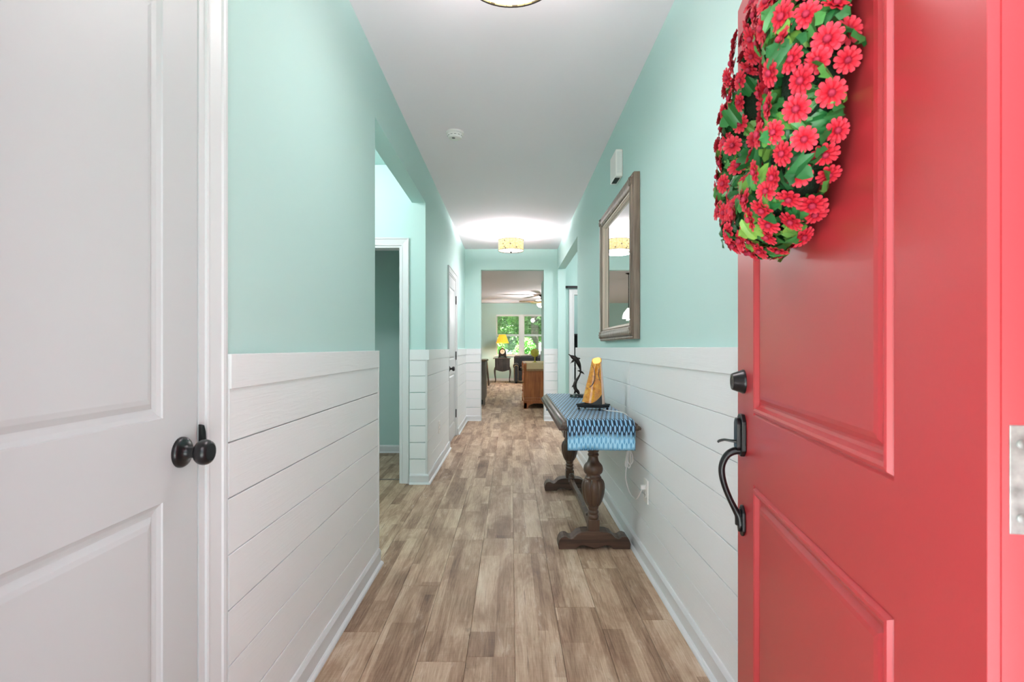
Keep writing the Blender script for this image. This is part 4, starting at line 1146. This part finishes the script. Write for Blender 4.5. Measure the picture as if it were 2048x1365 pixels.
# sofa --------------------------------------------------------------
SF = thing('black_leather_sofa', 'black leather sofa with rolled arms and nailhead trim under the window', 'sofa', (1.10, 17.45, 0))
MB().box(-1.0, 1.0, -0.36, 0.40, 0.08, 0.40).build('sofa_base', M['leather'], SF, bevel=0.02)
for k in range(3):
    MB().box(-0.80 + k * 0.535, -0.80 + (k + 1) * 0.535 - 0.01, -0.42, 0.20, 0.39, 0.54).build('seat_cushion', M['leather'], SF, bevel=0.05, seg=4)
    MB().box(-0.80 + k * 0.535, -0.80 + (k + 1) * 0.535 - 0.01, 0.10, 0.34, 0.50, 0.90).build('back_cushion', M['leather'], SF, bevel=0.06, seg=4)
MB().box(-1.0, 1.0, 0.22, 0.42, 0.10, 0.895).build('sofa_back', M['leather'], SF, bevel=0.06, seg=4)
for sx in (-1, 1):
    ac = sx * 0.93
    poly = [(ac - 0.075, 0.06), (ac + 0.075, 0.06), (ac + 0.075, 0.50)]
    for i in range(13):
        a = -0.6 + (PI + 1.2) * i / 12
        poly.append((ac + 0.10 * math.cos(a), 0.555 + 0.095 * math.sin(a)))
    poly.append((ac - 0.075, 0.50))
    arm = MB().prism(poly, lambda a, b, h: (a, h, b), -0.46, 0.38).build('arm', M['leather'], SF, bevel=0.008)
    for yy in (-0.46,):
        pts2 = []
        for i in range(17): pts2.append((ac - 0.06, 0.09 + i * 0.026))
        for i in range(1, 16):
            a = PI - PI * i / 16; pts2.append((ac + 0.062 * math.cos(a), 0.53 + 0.066 * math.sin(a)))
        for i in range(17): pts2.append((ac + 0.06, 0.506 - i * 0.026))
        nm = MB()
        for a, b in pts2: nm.ball((a, -0.462, b), 0.010, 6, 4)
        no = nm.build('nailheads', M['brass'], arm, smooth=True); no['kind'] = 'stuff'
    for yy in (-0.40, 0.34):
        MB().lathe([(0.02, 0.0), (0.035, 0.03), (0.035, 0.085)], 12, lambda a, b, c: (ac + a, yy + b, c)).build('foot', M['black_matt'], SF, smooth=True)

# end table ------------------------------------------------------------
ET = thing('end_table', 'dark cabriole-leg end table with a shaped drawer front beside the sofa', 'end table', (-0.29, 17.72, 0))
MB().box(-0.315, 0.285, -0.22, 0.22, 0.79, 0.815).build('table_top', M['walnut'], ET, bevel=0.01, seg=3)
dr = [(-0.25, 0.79), (0.25, 0.79), (0.25, 0.47), (0.22, 0.41), (0.17, 0.40), (0.10, 0.375), (0.0, 0.36), (-0.10, 0.375), (-0.17, 0.40), (-0.22, 0.41), (-0.25, 0.47)]
fr2 = MB().prism(dr, lambda a, b, h: (a, h, b), -0.19, 0.18).build('drawer_case', M['walnut'], ET, bevel=0.01)
MB().ball((0, -0.20, 0.70), 0.018, 10, 6).build('drawer_knob', M['bronze'], fr2, smooth=True)
for sx in (-1, 1):
    for sy in (-1, 1):
        lp = spline([(sx * 0.235, sy * 0.17, 0.50), (sx * 0.262, sy * 0.185, 0.38), (sx * 0.252, sy * 0.18, 0.22), (sx * 0.235, sy * 0.17, 0.08), (sx * 0.25, sy * 0.185, 0.0)], 5)
        MB().tube(lp, lerp_list([0.03, 0.026, 0.017, 0.013, 0.020], 5), 10).build('leg', M['walnut'], ET, smooth=True)
# lamp with a clock in its base -----------------------------------------
CLK = thing('clock_table_lamp', 'table lamp with yellow pleated shade and arched dark clock base', 'table lamp', (-0.29, 17.68, 0.8155))
MB().box(-0.155, 0.155, -0.07, 0.07, 0.0, 0.03).build('lamp_foot', M['black_matt'], CLK, bevel=0.008)
arc = [(-0.135, 0.03)] + [(-0.125 * math.cos(PI * i / 20) * (1.0), 0.185 + 0.145 * math.sin(PI * i / 20)) for i in range(21)] + [(0.135, 0.03)]
arc += [(0.085, 0.03), (0.06, 0.055), (-0.06, 0.055), (-0.085, 0.03)]
case = MB().prism(arc, lambda a, b, h: (a, h, b), -0.05, 0.05).build('clock_case', M['bronze'], CLK, bevel=0.006)
MB().lathe([(0.078, 0.0), (0.078, 0.006), (0.001, 0.008)], 28, lambda a, b, c: (a, -0.05 - c, 0.215 + b)).build('clock_face', M['plastic'], case, smooth=True)
MB().box(-0.004, 0.004, -0.0600, -0.0585, 0.215, 0.262).box(0.0, 0.034, -0.0600, -0.0585, 0.212, 0.219).build('clock_hands', M['slot'], case)
MB().lathe([(0.02, 0.325), (0.035, 0.335), (0.014, 0.35), (0.028, 0.365), (0.010, 0.38), (0.010, 0.52)], 16).build('lamp_stem', M['bronze'], CLK, smooth=True)
t = NT('yellow_pleated_shade')
tc = t.n('ShaderNodeTexCoord'); sp = t.n('ShaderNodeSeparateXYZ'); t.l(tc.outputs['Object'], sp.inputs[0])
ang = t.math('ARCTAN2', sp.outputs[1], sp.outputs[0])
pf = t.math('ADD', t.math('MULTIPLY', t.math('SINE', t.math('MULTIPLY', ang, 48.0)), 0.5), 0.5)
cc = t.ramp(pf, [(0.0, srgb(206, 148, 18)), (1.0, srgb(250, 206, 70))])
t.color(cc); t.l(cc, t.b.inputs['Emission Color']); t.set('Emission Strength', 0.55); t.set('Roughness', 0.8); M['yshade'] = t.m
shp = [(0.215, 0.505), (0.115, 0.795), (0.111, 0.795), (0.210, 0.505), (0.215, 0.505)]
s = MB(); n = 64
for r, z in shp:
    for k in range(n):
        rr = r * (1 + 0.012 * (1 if k % 2 else -1)); s.v.append((rr * math.cos(2 * PI * k / n), rr * math.sin(2 * PI * k / n), z))
for i in range(4):
    for k in range(n): s.f.append((i * n + k, i * n + (k + 1) % n, (i + 1) * n + (k + 1) % n, (i + 1) * n + k))
s.build('lamp_shade', M['yshade'], CLK)
light('bulb', 'POINT', (0, 0, 0.60), 30, CLK, 0.05, (1, 0.95, 0.93))

# kitchen island, stool, pendant, fan --------------------------------------
KI = thing('kitchen_island', 'grey-brown kitchen island cabinet on the left beyond the doorway', 'kitchen island', (-1.2, 10.6, 0))
MB().box(-0.62, 0.665, 0.02, 0.90, 0.10, 0.885).build('island_body', M['cab'], KI, bevel=0.003)
MB().box(-0.60, 0.62, 0.06, 0.86, 0.0, 0.11).build('toe_kick', M['black_matt'], KI)
MB().box(-0.66, 0.69, -0.02, 0.93, 0.885, 0.920).build('island_top', M['stone_top'], KI, bevel=0.006)
MB().box(0.630, 0.672, 0.005, 0.045, 0.0, 0.885).build('corner_post', M['cab'], KI, bevel=0.003)
for k in range(2):
    MB().sweep([(-0.56 + k * 0.6, 0.16), (-0.02 + k * 0.6, 0.16), (-0.02 + k * 0.6, 0.84), (-0.56 + k * 0.6, 0.84)], [(0, 0.0), (0, 0.016), (0.05, 0.016), (0.056, 0.004)], lambda u, v, h: (u, 0.02 - h, v), closed=True).build('end_panel', M['cab'], KI)
ST = thing('dark_wood_stool', 'dark wooden counter stool with splayed legs beyond the kitchen island', 'stool', (-0.90, 16.1, 0))
MB().box(-0.20, 0.20, -0.18, 0.18, 0.765, 0.80).build('seat', M['dark_wood_x'], ST, bevel=0.012)
for sx in (-1, 1):
    for sy in (-1, 1):
        MB().tube([(sx * 0.14, sy * 0.12, 0.77), (sx * 0.215, sy * 0.19, 0.0)], [0.022, 0.017], 8).build('leg', M['dark_wood'], ST, smooth=True)
    MB().tube([(sx * 0.188, -0.165, 0.28), (sx * 0.188, 0.165, 0.28)], 0.012, 8).build('rung', M['dark_wood'], ST, smooth=True)
PD = thing('pendant_lamp', 'clear glass pendant lamp hanging over the kitchen island, seen in the mirror', 'pendant lamp', (-1.03, 11.0, CEIL))
MB().lathe([(0.065, 0.0), (0.065, -0.012), (0.02, -0.03), (0.008, -0.035)], 24).build('canopy', M['bronze'], PD, smooth=True)
MB().lathe([(0.008, -0.03), (0.008, -0.74)], 10).build('rod', M['bronze'], PD, smooth=True)
MB().lathe([(0.03, -0.74), (0.05, -0.77), (0.10, -0.83), (0.125, -0.90), (0.13, -0.96), (0.126, -0.96), (0.12, -0.90), (0.095, -0.835)], 28).build('glass_shade', M['diffuser'], PD, smooth=True)
light('bulb', 'POINT', (0, 0, -1.02), 42, PD, 0.05, (1, 0.99, 0.97))
CF = thing('ceiling_fan', 'brown ceiling fan with a glowing bowl light in the living room', 'ceiling fan', (0.90, 15.5, CEIL))
MB().lathe([(0.075, 0), (0.075, -0.02), (0.04, -0.05), (0.014, -0.06), (0.014, -0.13)], 24).build('downrod', M['bronze'], CF, smooth=True)
MB().lathe([(0.05, -0.125), (0.11, -0.14), (0.125, -0.19), (0.11, -0.235), (0.06, -0.25)], 28).build('motor_housing', M['brass'], CF, smooth=True)
MB().lathe([(0.06, -0.25), (0.135, -0.262), (0.14, -0.275), (0.12, -0.33), (0.07, -0.365), (0.001, -0.375)], 28).build('light_bowl', M['fan_bowl'], CF, smooth=True)
for k in range(5):
    a = PI + R(6) + 2 * PI * k / 5
    ca, sa = math.cos(a), math.sin(a)
    fn = lambda u, v, h: (u * ca - v * sa, u * sa + v * ca, h + v * 0.18)
    poly = [(0.20, -0.05), (0.30, -0.062), (0.60, -0.068), (0.655, -0.05), (0.67, 0.0), (0.655, 0.05), (0.60, 0.068), (0.30, 0.062), (0.20, 0.05)]
    bl = MB().prism(poly, fn, -0.206, -0.198).build('fan_blade', M['dark_wood'], CF)
    MB().prism([(0.10, -0.015), (0.24, -0.03), (0.26, 0.0), (0.24, 0.03), (0.10, 0.015)], fn, -0.198, -0.190).build('blade_iron', M['brass'], bl)
light('bulb', 'POINT', (0, 0, -0.45), 95, CF, 0.08, (1, 0.99, 0.97))

# window with blinds ------------------------------------------------------
wy = YF + 0.03
WN = bpy.data.objects.new('window_1', None); C.objects.link(WN); WN.location = (0, wy, 0); WN['kind'] = 'structure'
WN['label'] = 'white twin double-hung window behind the leather sofa'; WN.empty_display_size = 0.1
mid = 0.375
for k, (a, b) in enumerate(((WX0, mid - 0.05), (mid + 0.05, WX1))):
    m = MB().box(a, a + 0.05, 0, 0.09, WZ0, WZ1).box(b - 0.05, b, 0, 0.09, WZ0, WZ1).box(a, b, 0, 0.09, WZ0, WZ0 + 0.05).box(a, b, 0, 0.09, WZ1 - 0.05, WZ1)
    m.build('window_frame', M['vinyl'], WN, bevel=0.003)
    zm = EYE + 0.45
    MB().box(a + 0.05, b - 0.05, 0.035, 0.075, zm - 0.045, zm + 0.03).build('meeting_rail', M['vinyl'], WN, bevel=0.003)
    for z0, z1 in ((WZ0 + 0.05, zm - 0.04), (zm + 0.02, WZ1 - 0.05)):
        MB().box(a + 0.05, b - 0.05, 0.055, 0.059, z0, z1).build('window_pane', M['glass'], WN)
MB().box(mid - 0.05, mid + 0.05, -0.02, 0.10, WZ0, WZ1).build('mullion', M['vinyl'], WN, bevel=0.003)
MB().box(WX0 - 0.06, WX1 + 0.06, -0.085, 0.0, WZ0 - 0.03, WZ0 + 0.005).build('window_sill', M['white'], WN, bevel=0.004)
for k, (a, b, nm) in enumerate(((WX0 + 0.01, mid - 0.06, 'left'), (mid + 0.06, WX1 - 0.01, 'right'))):
    BL = thing('window_blind', 'open white slatted blind in the %s half of the living room window' % nm, 'blind', (0, YF - 0.005, WZ1 - 0.01), group='blinds in the living room window')
    MB().box(a, b, -0.03, 0.03, -0.055, 0.0).build('headrail', M['slat'], BL, bevel=0.004)
    sl = MB(); n = 30
    for i in range(n):
        z = -0.085 - i * 0.0445
        sl.box(a + 0.005, b - 0.005, -0.024, 0.024, z - 0.0012, z + 0.0012)
    so_ = sl.build('blind_slats', M['slat'], BL); so_['kind'] = 'stuff'
    MB().box(a + 0.003, b - 0.003, -0.025, 0.025, -1.42, -1.40).build('bottom_rail', M['slat'], BL, bevel=0.004)
    for fx in (0.2, 0.8):
        MB().tube([(a + (b - a) * fx, -0.026, -0.05), (a + (b - a) * fx, -0.026, -1.40)], 0.0022, 5).build('ladder_cord', M['slat'], BL)

# garden behind the window -----------------------------------------------
def foliage(parent, blobs, n, mat, size, seed, name='foliage'):
    r = random.Random(seed); m = MB()
    for (cx, cy, cz, rx, ry, rz) in blobs:
        for _ in range(n):
            while True:
                p = Vector((r.uniform(-1, 1), r.uniform(-1, 1), r.uniform(-1, 1)))
                if 0.35 < p.length < 1: break
            c = Vector((cx + p.x * rx, cy + p.y * ry, cz + p.z * rz))
            u = Vector((r.uniform(-1, 1), r.uniform(-1, 1), r.uniform(-1, 1))).normalized()
            w = u.orthogonal().normalized(); s_ = size * r.uniform(0.6, 1.4)
            m.add([c - u * s_, c + w * s_ * 0.45 + Vector((0, 0, 0.1 * s_)), c + u * s_, c - w * s_ * 0.45 + Vector((0, 0, 0.1 * s_))], [(0, 1, 2, 3)])
    o = m.build(name, mat, parent); o['kind'] = 'stuff'
def tree(loc, label, trunk_r, h, blobs, n, seed):
    g = thing('garden_tree', label, 'tree', loc, group='trees behind the living room window')
    MB().tube(spline([(0, 0, 0), (0.04, 0, h * 0.4), (-0.03, 0.05, h * 0.75), (0.02, 0, h)], 5), lerp_list([trunk_r * 1.25, trunk_r, trunk_r * 0.85, trunk_r * 0.5], 5), 12).build('trunk', M['bark'], g, smooth=True)
    foliage(g, blobs, n, M['leaf_tree'], 0.11, seed)
tree((0.93, 21.2, -0.25), 'tall grey-trunked tree behind the right half of the living room window', 0.15, 6.0, [(0, -0.2, 4.4, 2.0, 1.4, 1.3), (0.3, 0.5, 2.6, 1.4, 0.7, 0.9), (-1.0, 0.0, 3.9, 1.4, 1.0, 0.8)], 2600, 1)  # high crown blobs added out of view to shade the lower leaves
tree((-0.7, 25.2, -0.25), 'broad leafy tree behind the left half of the living room window', 0.16, 5.5, [(0, 0, 3.3, 2.2, 1.0, 1.7), (0.8, 0, 2.1, 1.6, 0.9, 0.9), (0.9, -0.6, 4.8, 2.4, 1.6, 1.2), (-1.2, -0.8, 4.6, 2.0, 1.4, 1.1)], 2600, 2)  # two upper blobs added above the view as a sun screen
tree((4.6, 29.5, -0.25), 'leafy tree standing far right behind the living room window', 0.2, 6.5, [(0, 0, 3.0, 2.4, 1.2, 1.9), (-1.2, 0, 1.6, 1.8, 1, 1.2), (0, 0, 5.0, 2.4, 1.2, 1.8)], 1500, 3)
for i, (x, y, s_, lab) in enumerate(((-0.62, 20.2, 0.50, 'bright green bush below the left half of the window'), (0.55, 20.6, 0.62, 'tall bright green bush in front of the grey tree trunk'), (1.75, 20.4, 0.50, 'bright green bush at the right side of the window'))):
    g = thing('garden_bush', lab, 'bush', (x, y, -0.25), group='bushes under the living room window')
    MB().tube([(0, 0, 0), (0.03, 0, 0.7)], [0.04, 0.02], 8).build('stem', M['bark'], g)
    foliage(g, [(0, 0, 0.95, s_, 0.4, 0.62), (0.05, 0, 1.45, s_ * 0.6, 0.3, 0.35)], 700, M['leaf_bush'], 0.07, 30 + i)

# ================================================================== RIGHT SIDE ROOM
BR = thing('barn_door_rail', 'black metal sliding-door rail above the white side doorway', 'door rail', (1.6, YE - 0.05, 2.126))
MB().box(-0.76, 0.9, -0.004, 0.004, -0.020, 0.020).build('rail_bar', M['black_matt'], BR, bevel=0.002)
for xx in (-0.70, -0.2, 0.3, 0.8):
    MB().lathe([(0.012, 0.0), (0.012, 0.046)], 12, lambda a, b, c: (xx + a, 0.002 + c, b)).build('standoff', M['black_matt'], BR, smooth=True)
    MB().lathe([(0.016, 0.0), (0.014, 0.008), (0.001, 0.009)], 12, lambda a, b, c: (xx + a, -0.004 - c, b)).build('bolt_head', M['black_matt'], BR, smooth=True)
MB().box(-0.775, -0.745, -0.010, 0.010, -0.026, 0.030).build('end_stop', M['black_matt'], BR, bevel=0.003)
BK = thing('dark_bookcase', 'tall dark bookcase glimpsed through the side doorway', 'bookcase', (1.45, 10.95, 0))
m = MB().box(-0.45, -0.42, -0.17, 0.17, 0, 1.46).box(0.42, 0.45, -0.17, 0.17, 0, 1.46).box(-0.42, 0.42, 0.15, 0.17, 0, 1.46)
m.build('bookcase_sides', M['black_matt'], BK)
for z in (0.05, 0.40, 0.75, 1.08, 1.44):
    MB().box(-0.42, 0.42, -0.165, 0.15, z - 0.012, z + 0.012).build('shelf', M['black_matt'], BK)
